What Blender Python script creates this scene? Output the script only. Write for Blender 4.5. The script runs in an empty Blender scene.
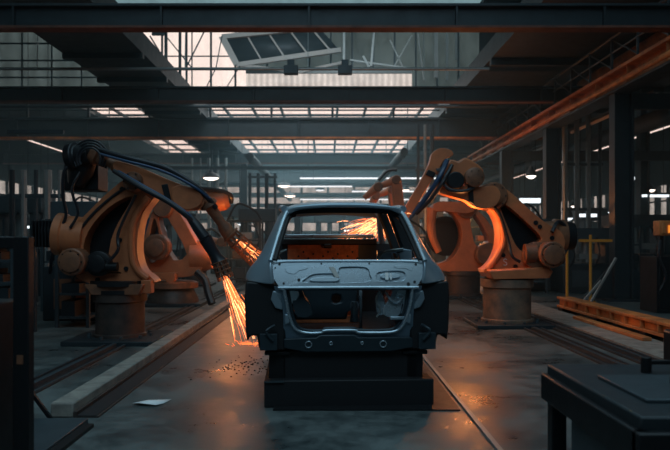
import bpy, math, random
from mathutils import Vector, Matrix
from mathutils.geometry import tessellate_polygon
random.seed(7)
S = bpy.context.scene
COL = S.collection
F = 700.0; CX = 328.0; CY = 240.0; EYE = 1.55

# ------------------------------------------------------------------ camera, world, light, exposure
cam = bpy.data.cameras.new('camera'); co = bpy.data.objects.new('camera', cam); COL.objects.link(co)
co.location = (0, 0, EYE); co.rotation_euler = (math.pi/2, 0, 0)
cam.sensor_width = 36; cam.lens = 36*F/670
cam.shift_x = (335-CX)/670; cam.shift_y = -(225-CY)/670
cam.clip_end = 300
cam.dof.use_dof = True; cam.dof.focus_distance = 8.5; cam.dof.aperture_fstop = 2.2
S.camera = co
S.view_settings.view_transform = 'Standard'; S.view_settings.look = 'None'
S.view_settings.gamma = 1; S.view_settings.use_curve_mapping = False
S.view_settings.exposure = 0.0
S.cycles.use_denoising = True
S.cycles.max_bounces = 8; S.cycles.transparent_max_bounces = 12
S.cycles.volume_bounces = 0
S.cycles.volume_step_rate = 2.0
S.cycles.sample_clamp_indirect = 6

W = bpy.data.worlds.new('sky'); S.world = W; W.use_nodes = True
bg = W.node_tree.nodes['Background']
bg.inputs[0].default_value = (0.93, 0.81, 0.745, 1); bg.inputs[1].default_value = 1.3

def lamp(name, kind, loc, energy, color, size=0.2, rot=None, sy=None):
    l = bpy.data.lights.new(name, kind); l.energy = energy; l.color = color
    if kind == 'AREA':
        l.size = size
        if sy: l.shape = 'RECTANGLE'; l.size_y = sy
    else: l.shadow_soft_size = size; l.specular_factor = .35
    o = bpy.data.objects.new(name, l); o.location = loc
    if rot: o.rotation_euler = rot
    COL.objects.link(o); return o
# added area lamps below the roof, standing in for cool skylight daylight
lamp('skylight_daylight_near', 'AREA', (0.5, 5, 11.2), 310, (0.55, 0.83, 1.0), 9, (0, 0, 0), 14)
lamp('skylight_daylight_back', 'AREA', (-1, -2, 11.0), 300, (0.6, 0.84, 1.0), 9, (math.radians(30), 0, 0), 5)
lamp('gable_fill', 'AREA', (-1, 25, 11.0), 330, (0.85, 0.95, 1.0), 10, (math.radians(35), 0, 0), 3)  # added fill lamp, brightens the lantern frame and the beams
lamp('skylight_daylight_far', 'AREA', (-1, 45, 8.3), 1500, (0.65, 0.9, 1.0), 14, (0, 0, 0), 20)

# ------------------------------------------------------------------ materials
def mat(name, col, rough=.5, metal=0, noise=0, scale=4, col2=None, bump=0, emit=None, es=0, spec=.5, stretch=None):
    m = bpy.data.materials.new(name); m.use_nodes = True
    nt = m.node_tree; n = nt.nodes; b = n['Principled BSDF']
    b.inputs['Base Color'].default_value = (*col, 1); b.inputs['Roughness'].default_value = rough
    b.inputs['Metallic'].default_value = metal; b.inputs['Specular IOR Level'].default_value = spec
    if emit: b.inputs['Emission Color'].default_value = (*emit, 1); b.inputs['Emission Strength'].default_value = es
    if noise or bump:
        tc = n.new('ShaderNodeTexCoord'); mp = n.new('ShaderNodeMapping')
        if stretch: mp.inputs['Scale'].default_value = stretch
        nt.links.new(tc.outputs['Object'], mp.inputs[0])
        nz = n.new('ShaderNodeTexNoise'); nz.inputs['Scale'].default_value = scale; nz.inputs['Detail'].default_value = 7
        nz.inputs['Roughness'].default_value = .65
        nt.links.new(mp.outputs[0], nz.inputs['Vector'])
        if noise:
            r = n.new('ShaderNodeValToRGB'); e = r.color_ramp.elements
            e[0].position = .5-.22/max(noise, .3)*.5; e[1].position = .5+.22/max(noise, .3)*.5
            c2 = col2 or tuple(c*(1-.6*noise) for c in col)
            e[0].color = (*c2, 1); e[1].color = (*col, 1)
            nt.links.new(nz.outputs[0], r.inputs[0]); nt.links.new(r.outputs[0], b.inputs['Base Color'])
            mr = n.new('ShaderNodeMapRange'); mr.inputs[3].default_value = min(1, rough+.15); mr.inputs[4].default_value = max(.05, rough-.1)
            nt.links.new(nz.outputs[0], mr.inputs[0]); nt.links.new(mr.outputs[0], b.inputs['Roughness'])
        if bump:
            bp = n.new('ShaderNodeBump'); bp.inputs['Strength'].default_value = bump; bp.inputs['Distance'].default_value = .02
            nt.links.new(nz.outputs[0], bp.inputs['Height']); nt.links.new(bp.outputs[0], b.inputs['Normal'])
    return m

def glass(name, tint, gloss=.08, scatter=0.0, scol=(.8, .8, .8), dirt=.35, corr=0):
    m = bpy.data.materials.new(name); m.use_nodes = True; nt = m.node_tree; n = nt.nodes; n.clear()
    out = n.new('ShaderNodeOutputMaterial'); t = n.new('ShaderNodeBsdfTransparent')
    tc = n.new('ShaderNodeTexCoord'); mp = n.new('ShaderNodeMapping'); mp.inputs['Scale'].default_value = (1.2, .4, .5)
    nz = n.new('ShaderNodeTexNoise'); nz.inputs['Scale'].default_value = 1.1; nz.inputs['Detail'].default_value = 8; nz.inputs['Roughness'].default_value = .7
    r = n.new('ShaderNodeValToRGB'); e = r.color_ramp.elements
    e[0].position = .3; e[1].position = .62
    e[0].color = (*[c*(1-dirt) for c in tint], 1); e[1].color = (*tint, 1)
    nt.links.new(tc.outputs['Object'], mp.inputs[0]); nt.links.new(mp.outputs[0], nz.inputs['Vector']); nt.links.new(nz.outputs[0], r.inputs[0])
    src = r.outputs[0]
    if corr:
        wv = n.new('ShaderNodeTexWave'); wv.inputs['Scale'].default_value = corr; wv.bands_direction = 'X'
        nt.links.new(tc.outputs['Object'], wv.inputs['Vector'])
        mr = n.new('ShaderNodeMapRange'); mr.inputs[3].default_value = .72; mr.inputs[4].default_value = 1
        nt.links.new(wv.outputs[0], mr.inputs[0])
        mx = n.new('ShaderNodeMix'); mx.data_type = 'RGBA'; mx.blend_type = 'MULTIPLY'; mx.inputs[0].default_value = 1
        nt.links.new(src, mx.inputs[6]); nt.links.new(mr.outputs[0], mx.inputs[7]); src = mx.outputs[2]
    nt.links.new(src, t.inputs[0])
    g = n.new('ShaderNodeBsdfGlossy'); g.inputs['Roughness'].default_value = .15
    mix = n.new('ShaderNodeMixShader'); mix.inputs[0].default_value = gloss*.4
    nt.links.new(t.outputs[0], mix.inputs[1]); nt.links.new(g.outputs[0], mix.inputs[2]); nt.links.new(mix.outputs[0], out.inputs[0])
    return m

def emis(name, col, s):
    m = bpy.data.materials.new(name); m.use_nodes = True; nt = m.node_tree; nt.nodes.clear()
    o = nt.nodes.new('ShaderNodeOutputMaterial'); e = nt.nodes.new('ShaderNodeEmission')
    e.inputs[0].default_value = (*col, 1); e.inputs[1].default_value = s; nt.links.new(e.outputs[0], o.inputs[0]); return m

M = dict(
    steel=mat('dark_painted_steel', (.024, .036, .044), .5, .2, .5, 3),
    steel2=mat('blue_grey_steel', (.06, .085, .1), .45, .3, .5, 3),
    black=mat('black_metal', (.012, .014, .017), .45, .3, .4, 6),
    light=mat('light_galvanised_steel', (.32, .37, .38), .4, .5, .4, 5),
    white=mat('white_painted_steel', (.6, .6, .58), .5, 0, .3, 4),
    rust=mat('rust_red_primer', (.15, .055, .035), .6, .1, .7, 3, (.07, .03, .02)),
    crane=mat('orange_crane_paint', (.75, .26, .075), .5, .0, .7, 2.5, (.34, .12, .045)),
    robot=mat('orange_robot_paint', (.62, .205, .085), .40, .0, .5, 2.2, (.34, .11, .05), .06),
    robotd=mat('worn_brown_orange_paint', (.30, .12, .06), .45, .1, .6, 4, (.12, .06, .04)),
    ped=mat('dark_pedestal_paint', (.09, .06, .05), .5, .2, .6, 5, (.03, .03, .03)),
    pedo=mat('scuffed_orange_grey_pedestal', (.26, .17, .12), .5, .2, .8, 3, (.10, .09, .08)),
    motor=mat('black_motor_casting', (.02, .022, .026), .4, .4, .4, 9),
    cable=mat('black_rubber_cable', (.015, .018, .024), .35),
    blue=mat('blue_hose', (.02, .055, .12), .3),
    car=mat('blue_grey_car_metal', (.36, .47, .56), .34, .5, .25, 2.2, (.28, .38, .46)),
    carl=mat('lit_pale_car_metal', (.60, .71, .79), .24, .65, .5, 2, (.36, .46, .54)),  # paler copy of the car metal, brightness and glints put into its colour
    car_shade=mat('shaded_car_metal', (.17, .25, .32), .3, .5, .3, 3, (.11, .17, .23)),  # darker copy of the car metal, shade of the lower frame put into colour
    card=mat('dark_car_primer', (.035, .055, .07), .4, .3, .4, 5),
    liner=mat('black_underbody_coat', (.007, .009, .012), .6),
    orangep=mat('rusty_orange_lit_metal', (.75, .22, .08), .5, .0, .7, 7, (.28, .08, .03)),  # orange spark light put into the bulkhead colour; crossmembers are rusty
    yellow=mat('yellow_safety_paint', (.65, .32, .04), .5, 0, .4, 6),
    kerb=mat('worn_concrete_kerb', (.34, .32, .28), .75, 0, .6, 5, (.16, .15, .14), .2),
    wall=mat('dark_cladding', (.035, .05, .055), .7, 0, .5, 1),
    ceil=mat('dark_ceiling_cladding', (.025, .036, .042), .8, 0, .4, 1),
    paper=mat('white_paper', (.9, .93, .95), .7),
    lampm=emis('lamp_glow', (1, .9, .8), 3), lampc=emis('cool_lamp_glow', (.78, .92, 1), 1.6),
    spark=emis('spark_orange', (1, .2, .05), 2.2), sparkh=emis('spark_hot', (1, .36, .14), 6),
    amber=emis('amber_indicator', (1, .3, .04), .8),
    gclear=glass('clear_roof_glass', (.98, .96, .95), dirt=.16),
    gcorr=glass('corrugated_translucent_sheet', (.72, .76, .76), dirt=.4, corr=1.1),
    gteal=glass('tinted_roof_glass', (.16, .30, .36), dirt=.3),  # for the unseen near roof; teal tint added to cool the light inside
    gdim=glass('grimy_teal_glass', (.06, .092, .098), dirt=.6),
    gdim2=glass('grey_green_glass', (.07, .108, .116), dirt=.6, corr=.5),
    gwall=glass('grimy_window_glass', (.50, .56, .57), dirt=.75),
)
# floor: polished, stained concrete
def floor_mat():
    m = mat('stained_polished_concrete', (.10, .115, .115), .4, 0)
    nt = m.node_tree; n = nt.nodes; b = n['Principled BSDF']
    tc = n.new('ShaderNodeTexCoord')
    def nz(sc, det=8, ro=.6):
        k = n.new('ShaderNodeTexNoise'); k.inputs['Scale'].default_value = sc; k.inputs['Detail'].default_value = det; k.inputs['Roughness'].default_value = ro
        nt.links.new(tc.outputs['Object'], k.inputs['Vector']); return k
    a = nz(.55, 10, .72); c = nz(5, 10, .75)
    mx = n.new('ShaderNodeMix'); mx.data_type = 'FLOAT'; mx.inputs[0].default_value = .3
    nt.links.new(a.outputs[0], mx.inputs[2]); nt.links.new(c.outputs[0], mx.inputs[3])
    r = n.new('ShaderNodeValToRGB'); e = r.color_ramp.elements; e[0].position = .42; e[1].position = .58
    e[0].color = (.028, .038, .041, 1); e[1].color = (.125, .15, .15, 1)
    nt.links.new(mx.outputs[0], r.inputs[0]); nt.links.new(r.outputs[0], b.inputs['Base Color'])
    mr = n.new('ShaderNodeMapRange'); mr.inputs[1].default_value = .4; mr.inputs[2].default_value = .6; mr.inputs[3].default_value = .24; mr.inputs[4].default_value = .62
    nt.links.new(mx.outputs[0], mr.inputs[0]); nt.links.new(mr.outputs[0], b.inputs['Roughness'])
    bp = n.new('ShaderNodeBump'); bp.inputs['Strength'].default_value = .25; bp.inputs['Distance'].default_value = .012
    nt.links.new(c.outputs[0], bp.inputs['Height']); nt.links.new(bp.outputs[0], b.inputs['Normal'])
    return m
M['floor'] = floor_mat()

# ------------------------------------------------------------------ mesh helpers
class MB:
    def __init__(s): s.v = []; s.f = []
    def add(s, vs, fs):
        o = len(s.v); s.v += [Vector(v) for v in vs]; s.f += [tuple(i+o for i in f) for f in fs]; return s
    def box(s, x0, x1, y0, y1, z0, z1):
        v = [(x, y, z) for z in (z0, z1) for y in (y0, y1) for x in (x0, x1)]
        return s.add(v, [(0, 2, 3, 1), (4, 5, 7, 6), (0, 1, 5, 4), (2, 6, 7, 3), (0, 4, 6, 2), (1, 3, 7, 5)])
    def bar(s, a, b, w, h=None, up=(0, 0, 1)):
        h = h or w; a = Vector(a); b = Vector(b); d = (b-a).normalized(); up = Vector(up)
        if abs(d.dot(up)) > .98: up = Vector((0, 1, 0))
        r = d.cross(up).normalized()*w/2; u = r.cross(d).normalized()*h/2
        v = [p+i*r+j*u for p in (a, b) for i, j in ((-1, -1), (1, -1), (1, 1), (-1, 1))]
        return s.add(v, [(3, 2, 1, 0), (4, 5, 6, 7), (0, 1, 5, 4), (1, 2, 6, 5), (2, 3, 7, 6), (3, 0, 4, 7)])
    def cyl(s, a, b, r0, r1=None, n=20):
        r1 = r0 if r1 is None else r1
        return s.rev(a, b, [(0, r0), (1, r1)], n)
    def rev(s, a, b, prof, n=24):            # prof: (t along a->b, radius); capped
        a = Vector(a); b = Vector(b); d = b-a; q = d.to_track_quat('Z', 'Y')
        ex = q @ Vector((1, 0, 0)); ey = q @ Vector((0, 1, 0)); vs = []; fs = []
        for t, r in prof:
            for k in range(n):
                an = 2*math.pi*k/n; vs.append(a+d*t+ex*r*math.cos(an)+ey*r*math.sin(an))
        for i in range(len(prof)-1):
            for k in range(n):
                k2 = (k+1) % n; fs.append((i*n+k, i*n+k2, (i+1)*n+k2, (i+1)*n+k))
        fs.append(tuple(range(n))[::-1]); fs.append(tuple(range((len(prof)-1)*n, len(prof)*n)))
        return s.add(vs, fs)
    def tube(s, pts, r, n=10, smooth=True):
        pts = [Vector(p) for p in pts]
        if smooth and len(pts) > 2:
            q = []
            P = [pts[0]]+pts+[pts[-1]]
            for i in range(1, len(P)-2):
                for k in range(6):
                    t = k/6; a, b, c, d = P[i-1], P[i], P[i+1], P[i+2]
                    q.append(.5*((2*b)+(c-a)*t+(2*a-5*b+4*c-d)*t*t+(3*b-a-3*c+d)*t**3))
            q.append(pts[-1]); pts = q
        rr = r if isinstance(r, (list, tuple)) else None
        vs = []; fs = []; up = Vector((.13, .31, .94)).normalized()
        for i, p in enumerate(pts):
            d = (pts[min(i+1, len(pts)-1)]-pts[max(i-1, 0)]).normalized()
            x = d.cross(up); x = x.normalized() if x.length > .01 else Vector((1, 0, 0)); y = x.cross(d).normalized()
            R = r if rr is None else rr[0]+(rr[1]-rr[0])*i/(len(pts)-1)
            for k in range(n):
                an = 2*math.pi*k/n; vs.append(p+x*R*math.cos(an)+y*R*math.sin(an))
        for i in range(len(pts)-1):
            for k in range(n): fs.append((i*n+k, i*n+(k+1) % n, (i+1)*n+(k+1) % n, (i+1)*n+k))
        fs.append(tuple(range(n))[::-1]); fs.append(tuple(range((len(pts)-1)*n, len(pts)*n)))
        return s.add(vs, fs)
    def prism(s, poly, y0, y1, holes=(), axis='y'):
        loops = [poly]+list(holes); flat = [p for l in loops for p in l]; N = len(flat)
        tri = tessellate_polygon([[Vector((p[0], p[1], 0)) for p in l] for l in loops])
        mk = (lambda p, y: (p[0], y, p[1])) if axis == 'y' else ((lambda p, y: (y, p[0], p[1])) if axis == 'x' else (lambda p, y: (p[0], p[1], y)))
        vs = [mk(p, y0) for p in flat]+[mk(p, y1) for p in flat]
        fs = []
        for t in tri: fs.append(tuple(t)); fs.append(tuple(i+N for i in reversed(t)))
        o = 0
        for l in loops:
            n = len(l)
            for k in range(n): fs.append((o+k, o+(k+1) % n, o+N+(k+1) % n, o+N+k))
            o += n
        return s.add(vs, fs)
    def grid(s, rows):
        n = len(rows[0]); vs = [p for r in rows for p in r]
        return s.add(vs, [(i*n+k, i*n+k+1, (i+1)*n+k+1, (i+1)*n+k) for i in range(len(rows)-1) for k in range(n-1)])
    def build(s, name, m, parent=None, bevel=0, sub=0, solid=0, sharp=35, offs=-1):
        me = bpy.data.meshes.new(name); mw = XF.get(parent.name, Matrix()) if parent else Matrix()
        inv = mw.inverted()
        me.from_pydata([inv @ v for v in s.v], [], s.f)
        import bmesh
        bm = bmesh.new(); bm.from_mesh(me)
        if not solid: bmesh.ops.recalc_face_normals(bm, faces=bm.faces)
        bm.to_mesh(me); bm.free()
        for p in me.polygons: p.use_smooth = True
        me.set_sharp_from_angle(angle=math.radians(sharp))
        me.materials.append(M[m] if isinstance(m, str) else m)
        o = bpy.data.objects.new(name, me); COL.objects.link(o)
        if parent: o.parent = parent; XF[o.name] = mw
        if sub: d = o.modifiers.new('sub', 'SUBSURF'); d.levels = d.render_levels = sub
        if solid: d = o.modifiers.new('sol', 'SOLIDIFY'); d.thickness = solid; d.offset = offs
        if bevel: d = o.modifiers.new('bev', 'BEVEL'); d.width = bevel; d.segments = 2; d.limit_method = 'ANGLE'; d.angle_limit = math.radians(40); d.harden_normals = False
        return o
XF = {}
def thing(name, label, cat, loc=(0, 0, 0), group=None, rz=0):
    o = bpy.data.objects.new(name, None); COL.objects.link(o); o.location = loc; o.rotation_euler = (0, 0, rz)
    o.empty_display_size = .2
    XF[o.name] = Matrix.Translation(loc) @ Matrix.Rotation(rz, 4, 'Z')
    o['label'] = label; o['category'] = cat
    if group: o['group'] = group
    return o
def tag(o, label, cat, group=None, kind=None):
    o['label'] = label; o['category'] = cat
    if group: o['group'] = group
    if kind: o['kind'] = kind
    return o
def struct(o): o['kind'] = 'structure'; return o
def P(px, py, Y): return Vector(((px-CX)/F*Y, Y, EYE-(py-CY)/F*Y))
def Q(px, py, Y): p = P(px, py, Y); return (p.x, p.z)
def QL(l, Y): return [Q(a, b, Y) for a, b in l]
def smooth_loop(pts, k=3):
    out = []; n = len(pts)
    for i in range(n):
        a, b, c, d = (Vector(pts[(i+j-1) % n]) for j in range(4))
        for q in range(k):
            t = q/k; p = .5*((2*b)+(c-a)*t+(2*a-5*b+4*c-d)*t*t+(3*b-a-3*c+d)*t**3); out.append((p.x, p.y))
    return out

# ------------------------------------------------------------------ building shell
struct(MB().add([(-24, -12, 0), (24, -12, 0), (24, 82, 0), (-24, 82, 0)], [(0, 1, 2, 3)]).build('floor', 'floor'))
def wall_panels(name, rects):
    mb = MB()
    for r in rects: mb.box(*r)
    return struct(mb.build(name, 'wall'))
# side walls with a window band
wall_panels('wall_left', [(-21.2, -21, -12, 82, 0, 3.6), (-21.2, -21, -12, 82, 5.4, 8.5)])
wall_panels('wall_right', [(21, 21.2, -12, 82, 0, 3.0), (21, 21.2, -12, 82, 5.0, 8.5)])
wall_panels('wall_front', [(-21, 21, -12.2, -12, 0, 11.5)])
wall_panels('wall_back', [(-21, 21, 80, 80.2, 0, 2.6), (-21, 21, 80, 80.2, 3.5, 4.6), (-21, 21, 80, 80.2, 7.6, 8.7), (-21, -15, 80, 80.2, 2.6, 7.6), (15, 21, 80, 80.2, 2.6, 7.6)])
win_n = [0]
def window(panes, mullions, g, fm='steel'):
    win_n[0] += 1
    w = bpy.data.objects.new('window_%d' % win_n[0], None); COL.objects.link(w); struct(w); XF[w.name] = Matrix()
    mb = MB()
    for q in panes: mb.add(q, [(0, 1, 2, 3)])
    mb.build('glass_pane', g, w)
    if mullions:
        mb = MB()
        for a, b, t in mullions: mb.bar(a, b, t)
        mb.build('glazing_bar', fm, w)
    return w
window([[(-21.1, -12, 3.6), (-21.1, 82, 3.6), (-21.1, 82, 5.4), (-21.1, -12, 5.4)]], [((-21.1, y, 3.6), (-21.1, y, 5.4), .15) for y in range(-10, 82, 2)]+[((-21.1, -12, 4.5), (-21.1, 82, 4.5), .1)], 'gwall')
window([[(21.1, -12, 3.0), (21.1, 82, 3.0), (21.1, 82, 5.0), (21.1, -12, 5.0)]], [((21.1, y*.8, 3.0), (21.1, y*.8, 5.0), .3) for y in range(10, 100, 2)]+[((21.1, -12, 4.0), (21.1, 82, 4.0), .1)], 'gwall')
window([[(-15, 80.1, 4.6), (15, 80.1, 4.6), (15, 80.1, 7.6), (-15, 80.1, 7.6)], [(-15, 80.1, 2.6), (15, 80.1, 2.6), (15, 80.1, 3.5), (-15, 80.1, 3.5)]],
       [((x, 80, 2.6), (x, 80, 7.6), .22) for x in range(-15, 16, 3)]+[((-15, 80, z), (15, 80, z), .4) for z in (5.5, 6.6)], 'gwall')
# low roof beyond the gable, z 8.6, with glazed strips; high roof over the near bays, z 11.5
YG = 33.0
mb = MB()
mb.box(-21, -13, YG, 80, 8.6, 8.8).box(6.5, 21, YG, 80, 8.6, 8.8).box(-13, 6.5, 58, 80, 8.6, 8.8).box(-13, 6.5, 42.5, 48, 8.6, 8.8)
mb.box(-21, -9, -12, YG, 11.5, 11.7).box(6.5, 21, -12, YG, 11.5, 11.7).box(-9, 6.5, -12, -8, 11.5, 11.7).box(-9, 6.5, 18, 26, 11.5, 11.7)
mb.box(-21, -20.8, -12, YG, 8.5, 11.6).box(20.8, 21, -12, YG, 8.5, 11.6)
struct(mb.build('ceiling', 'ceil'))
window([[(-13, 33, 8.65), (6.5, 33, 8.65), (6.5, 42.5, 8.65), (-13, 42.5, 8.65)]], [((x, 33, 8.55), (x, 42.5, 8.55), .12) for x in [-13+1.5*i for i in range(14)]]+[((-13, y, 8.5), (6.5, y, 8.5), .12) for y in (36, 39, 41)], 'gclear')
window([[(-13, 48, 8.65), (6.5, 48, 8.65), (6.5, 58, 8.65), (-13, 58, 8.65)]], [((x, 48, 8.55), (x, 58, 8.55), .14) for x in [-13+1.5*i for i in range(14)]]+[((-13, y, 8.5), (6.5, y, 8.5), .12) for y in (51, 54)], 'gclear')
window([[(-9, -8, 11.6), (6.5, -8, 11.6), (6.5, 18, 11.6), (-9, 18, 11.6)], [(-9, 26, 11.6), (6.5, 26, 11.6), (6.5, 33, 11.6), (-9, 33, 11.6)]], [((-9, y, 11.5), (6.5, y, 11.5), .12) for y in range(-8, 33, 3)], 'gteal')
# gable at YG
def xg(px, Y=YG): return (px-CX)/F*Y
def gq(x0, x1, z0, z1, Y=YG): return [(x0, Y, z0), (x1, Y, z0), (x1, Y, z1), (x0, Y, z1)]
xa, xb, xc, xd = xg(138), xg(246), xg(412), xg(480)
gm = [((x, YG-.05, 8.6), (x, YG-.05, 11.5), .09) for x in [xa+i*1.15 for i in range(5)]]+[((xa, YG-.05, 10.2), (xb, YG-.05, 10.2), .05)]
window([gq(xa, xb, 8.6, 11.6)], gm, 'gclear')
window([gq(xb, xc, 8.6, 9.45)], [((xb, YG-.05, 9.45), (xc, YG-.05, 9.45), .12)], 'gcorr', 'light')
window([gq(xb, xd, 9.45, 11.6), gq(xc, xd, 8.6, 9.45)], [((x, YG-.05, 8.6 if x > xc else 9.45), (x, YG-.05, 11.5), .08) for x in [xb+i*1.0 for i in range(1, 11)]], 'gdim', 'steel2')
window([gq(-20.8, xa-.6, 8.6, 11.6)], [((x, YG-.05, 8.6), (x, YG-.05, 11.5), .06) for x in [-20+i*1.4 for i in range(8)]]+[((-20.8, YG-.05, z), (xa-.6, YG-.05, z), .07) for z in (9.2, 10, 10.8)], 'gdim2', 'steel2')
struct(MB().box(xd, 20.8, YG, YG+.2, 8.5, 11.6).build('wall_gable', 'wall'))
# pale lantern frame in front of the dim gable glass
tn = [0]
def trim(mb, m, **k):
    tn[0] += 1; return struct(mb.build('trim_%d' % tn[0], m, **k))
YL = 31.5
mb = MB()
for a, b, w in (((222, 37), (320, 27), .2), ((237, 65), (341, 50), .2), ((222, 37), (237, 65), .28), ((237, 65), (300, 72), .12), ((300, 72), (345, 62), .12)):
    mb.bar(P(*a, YL), P(*b, YL), w)
for t in (.0, .22, .44, .66, .88): mb.bar(P(225+98*t, 37-10*t, YL+.1), P(239+104*t, 64-15*t, YL+.1), .07)
trim(mb, 'white')
mb = MB(); q = [P(224, 38, YL+.25), P(320, 29, YL+.25), P(341, 52, YL+.25), P(238, 64, YL+.25)]
mb.add(q, [(0, 1, 2, 3)]); trim(mb, 'steel2', solid=.05)
# light truss webs
mb = MB()
for a, b, w in (((165, 35), (192, 68), .05), ((192, 30), (192, 88), .05), ((180, 30), (180, 90), .11), ((185, 70), (205, 30), .05), ((205, 90), (216, 68), .04), ((216, 68), (222, 36), .04), ((225, 90), (240, 66), .04), ((150, 36), (166, 62), .06), ((152, 34), (166, 34), .12), ((166, 30), (166, 80), .12), ((166, 60), (150, 84), .1)):
    mb.bar(P(*a, 30.5), P(*b, 30.5), w)
trim(mb, 'steel')
mb = MB()
for a, b, w in (((344, 20), (344, 62), .1), ((375, 20), (371, 66), .09), ((363, 56), (369, 67), .09), ((392, 70), (412, 35), .05), ((404, 70), (390, 40), .05), ((350, 60), (420, 70), .07), ((436, 30), (436, 78), .16), ((447, 28), (447, 80), .1), ((417, 28), (424, 80), .05), ((456, 28), (456, 60), .09), ((507, 30), (472, 88), .12), ((500, 30), (465, 88), .07)):
    mb.bar(P(*a, 30.8), P(*b, 30.8), w)
trim(mb, 'light')
# longitudinal gutters / service decks under the roof
mb = MB(); mb.box(-7.6, -5.3, 15.5, 52, 6.9, 7.15); mb.box(-7.6, -7.45, 15.5, 52, 7.15, 7.5).box(-5.45, -5.3, 15.5, 52, 7.15, 7.5)
for y in range(17, 52, 3): mb.box(-7.6, -5.3, y, y+.2, 6.75, 6.9)
o = mb.build('service_gantry', 'steel'); tag(o, 'dark steel service gantry running down the hall left of the skylight', 'gantry')
mb = MB(); mb.box(4.9, 12, 15.5, 60, 7.0, 7.2)
for y in range(17, 60, 4): mb.box(4.9, 12, y, y+.2, 6.8, 7.0)
mb.box(4.9, 5.1, 15.5, 60, 7.2, 7.6)
o = mb.build('service_gantry', 'steel'); tag(o, 'wide dark steel deck under the roof right of the skylight, above the orange crane rail', 'gantry')

# ------------------------------------------------------------------ roof beams across the hall
def ibeam_x(x0, x1, y, z0, z1, w=.35, tf=.05, name='roof_beam', label='', flange='rust', web='steel'):
    t = thing(name, label, 'beam', ((x0+x1)/2, y, z0))
    MB().box(x0, x1, y-.03, y+.03, z0+tf, z1-tf).build('web', web, t)
    MB().box(x0, x1, y-w/2, y+w/2, z0, z0+tf).build('lower_flange', flange, t)
    MB().box(x0, x1, y-w/2, y+w/2, z1-tf, z1).build('upper_flange', web, t)
    mb = MB(); x = x0+1.2
    while x < x1: mb.box(x-.02, x+.02, y-w/2+.02, y+w/2-.02, z0+tf, z1-tf); x += 3.1
    mb.build('stiffener', web, t)
    return t
ibeam_x(-14, 12, 14.8, 5.99, 6.5, label='nearest dark roof beam across the top of the picture')
ibeam_x(-16, 9.5, 22.7, 6.0, 6.5, label='second roof beam back, below the thin grey conduit')
ibeam_x(-18, 9.5, 31, 6.0, 6.95, .5, .09, flange='crane', web='steel2', label='third and deepest roof beam back, orange lower flange, railing above it')
ibeam_x(-19, 12, 41, 6.0, 6.6, .4, label='fourth roof beam back, dark, just above the car roof')
ibeam_x(-19, 14, 55, 6.1, 6.9, .4, label='farthest roof beam, dark, above the distant window strips', web='steel2', flange='steel2')
# railing on the third beam
t = thing('beam_railing', 'thin steel railing standing on the third roof beam', 'railing', (0, 31, 6.95))
mb = MB()
for x in [-16+2.7*i for i in range(9)]: mb.box(x-.05, x+.05, 30.95, 31.05, 6.95, 7.75)
mb.build('post', 'black', t)
mb = MB()
for z in (7.3, 7.7): mb.tube([(-17, 31, z), (9.4, 31, z)], .035, 8, False)
mb.build('rail', 'steel2', t)
# conduit with two boxes
t = thing('conduit_pipe', 'thin pale grey conduit pipe slung across the hall under the roof', 'pipe', (0, 20, 6.44))
MB().tube([(-14, 20, 6.44), (4.6, 20, 6.44)], .045, 10, False).build('pipe', 'light', t)
for px in (37, 185, 308, 424): x = (px-CX)/F*20; MB().bar((x, 20, 6.44), (x, 20.1, 8.0 if px < 300 else 7.6), .02).build('hanger', 'light', t)
for px in (291, 345):
    x = (px-CX)/F*20
    MB().box(x-.2, x+.2, 19.88, 20.12, 6.28, 6.52).box(x-.1, x+.1, 19.95, 20.05, 6.52, 6.7).build('junction_box', 'steel2', t, bevel=.01)
mb = MB()
o = MB().tube([(-16, 27, 6.7), (6.5, 27, 6.7)], .06, 10, False).build('conduit_pipe', 'steel2'); tag(o, 'second dark pipe across the hall between the second and third beams', 'pipe')

# ------------------------------------------------------------------ columns
def column(x, y, top, label, w=.55, d=.5, gusset=False, m='steel2'):
    t = thing('steel_column', label, 'column', (x, y, 0))
    mb = MB(); mb.box(x-w/2, x-w/2+.06, y-d/2, y+d/2, 0, top).box(x+w/2-.06, x+w/2, y-d/2, y+d/2, 0, top).box(x-w/2+.06, x+w/2-.06, y-.03, y+.03, 0, top)
    mb.build('shaft', m, t)
    mb = MB(); mb.box(x-.5, x+.5, y-.5, y+.5, 0, .06)
    if gusset:
        for s in (-1, 1):
            mb.prism([(x+s*w/2, .06), (x+s*(w/2+.75), .06), (x+s*w/2, .95)], y-.03, y+.03)
    mb.build('base_plate', m, t)
    return t
CXR = 7.5
for i, y in enumerate((18, 23.6, 29.6, 36, 42.5, 49)):
    column(CXR+.05, y, 5.3, ['broad dark steel column at right, nearest of the row, with triangular base gussets', 'second dark steel column of the right row, behind the orange robot motor', 'third steel column of the right row, above the near right robot arm', 'fourth steel column of the right row, further down the hall', 'fifth steel column of the right row, further down the hall', 'farthest steel column of the right row'][i], .5, .36, i == 0, 'steel')
for i, y in enumerate((41, 55)):
    column(-6.6, y, 6.8, ['nearer steel column of the left row, behind the forearm of the near left robot', 'farther steel column of the left row, left of the car roof'][i], .4, .4)
column(-4.95, 41, 6.0, 'slim dark pillar just left of the car, under the fourth beam', .45, .4, m='steel')
column(-14.5, 22, 8.5, 'dark steel column far left behind the racks', .4, .4)
column(13.5, 30, 8.5, 'slim steel column in the right aisle between the two near columns', .4, .4)
column(11.0, 26, 7, 'slim pale steel column in the right aisle beyond the yellow guard', .25, .25)
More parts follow.
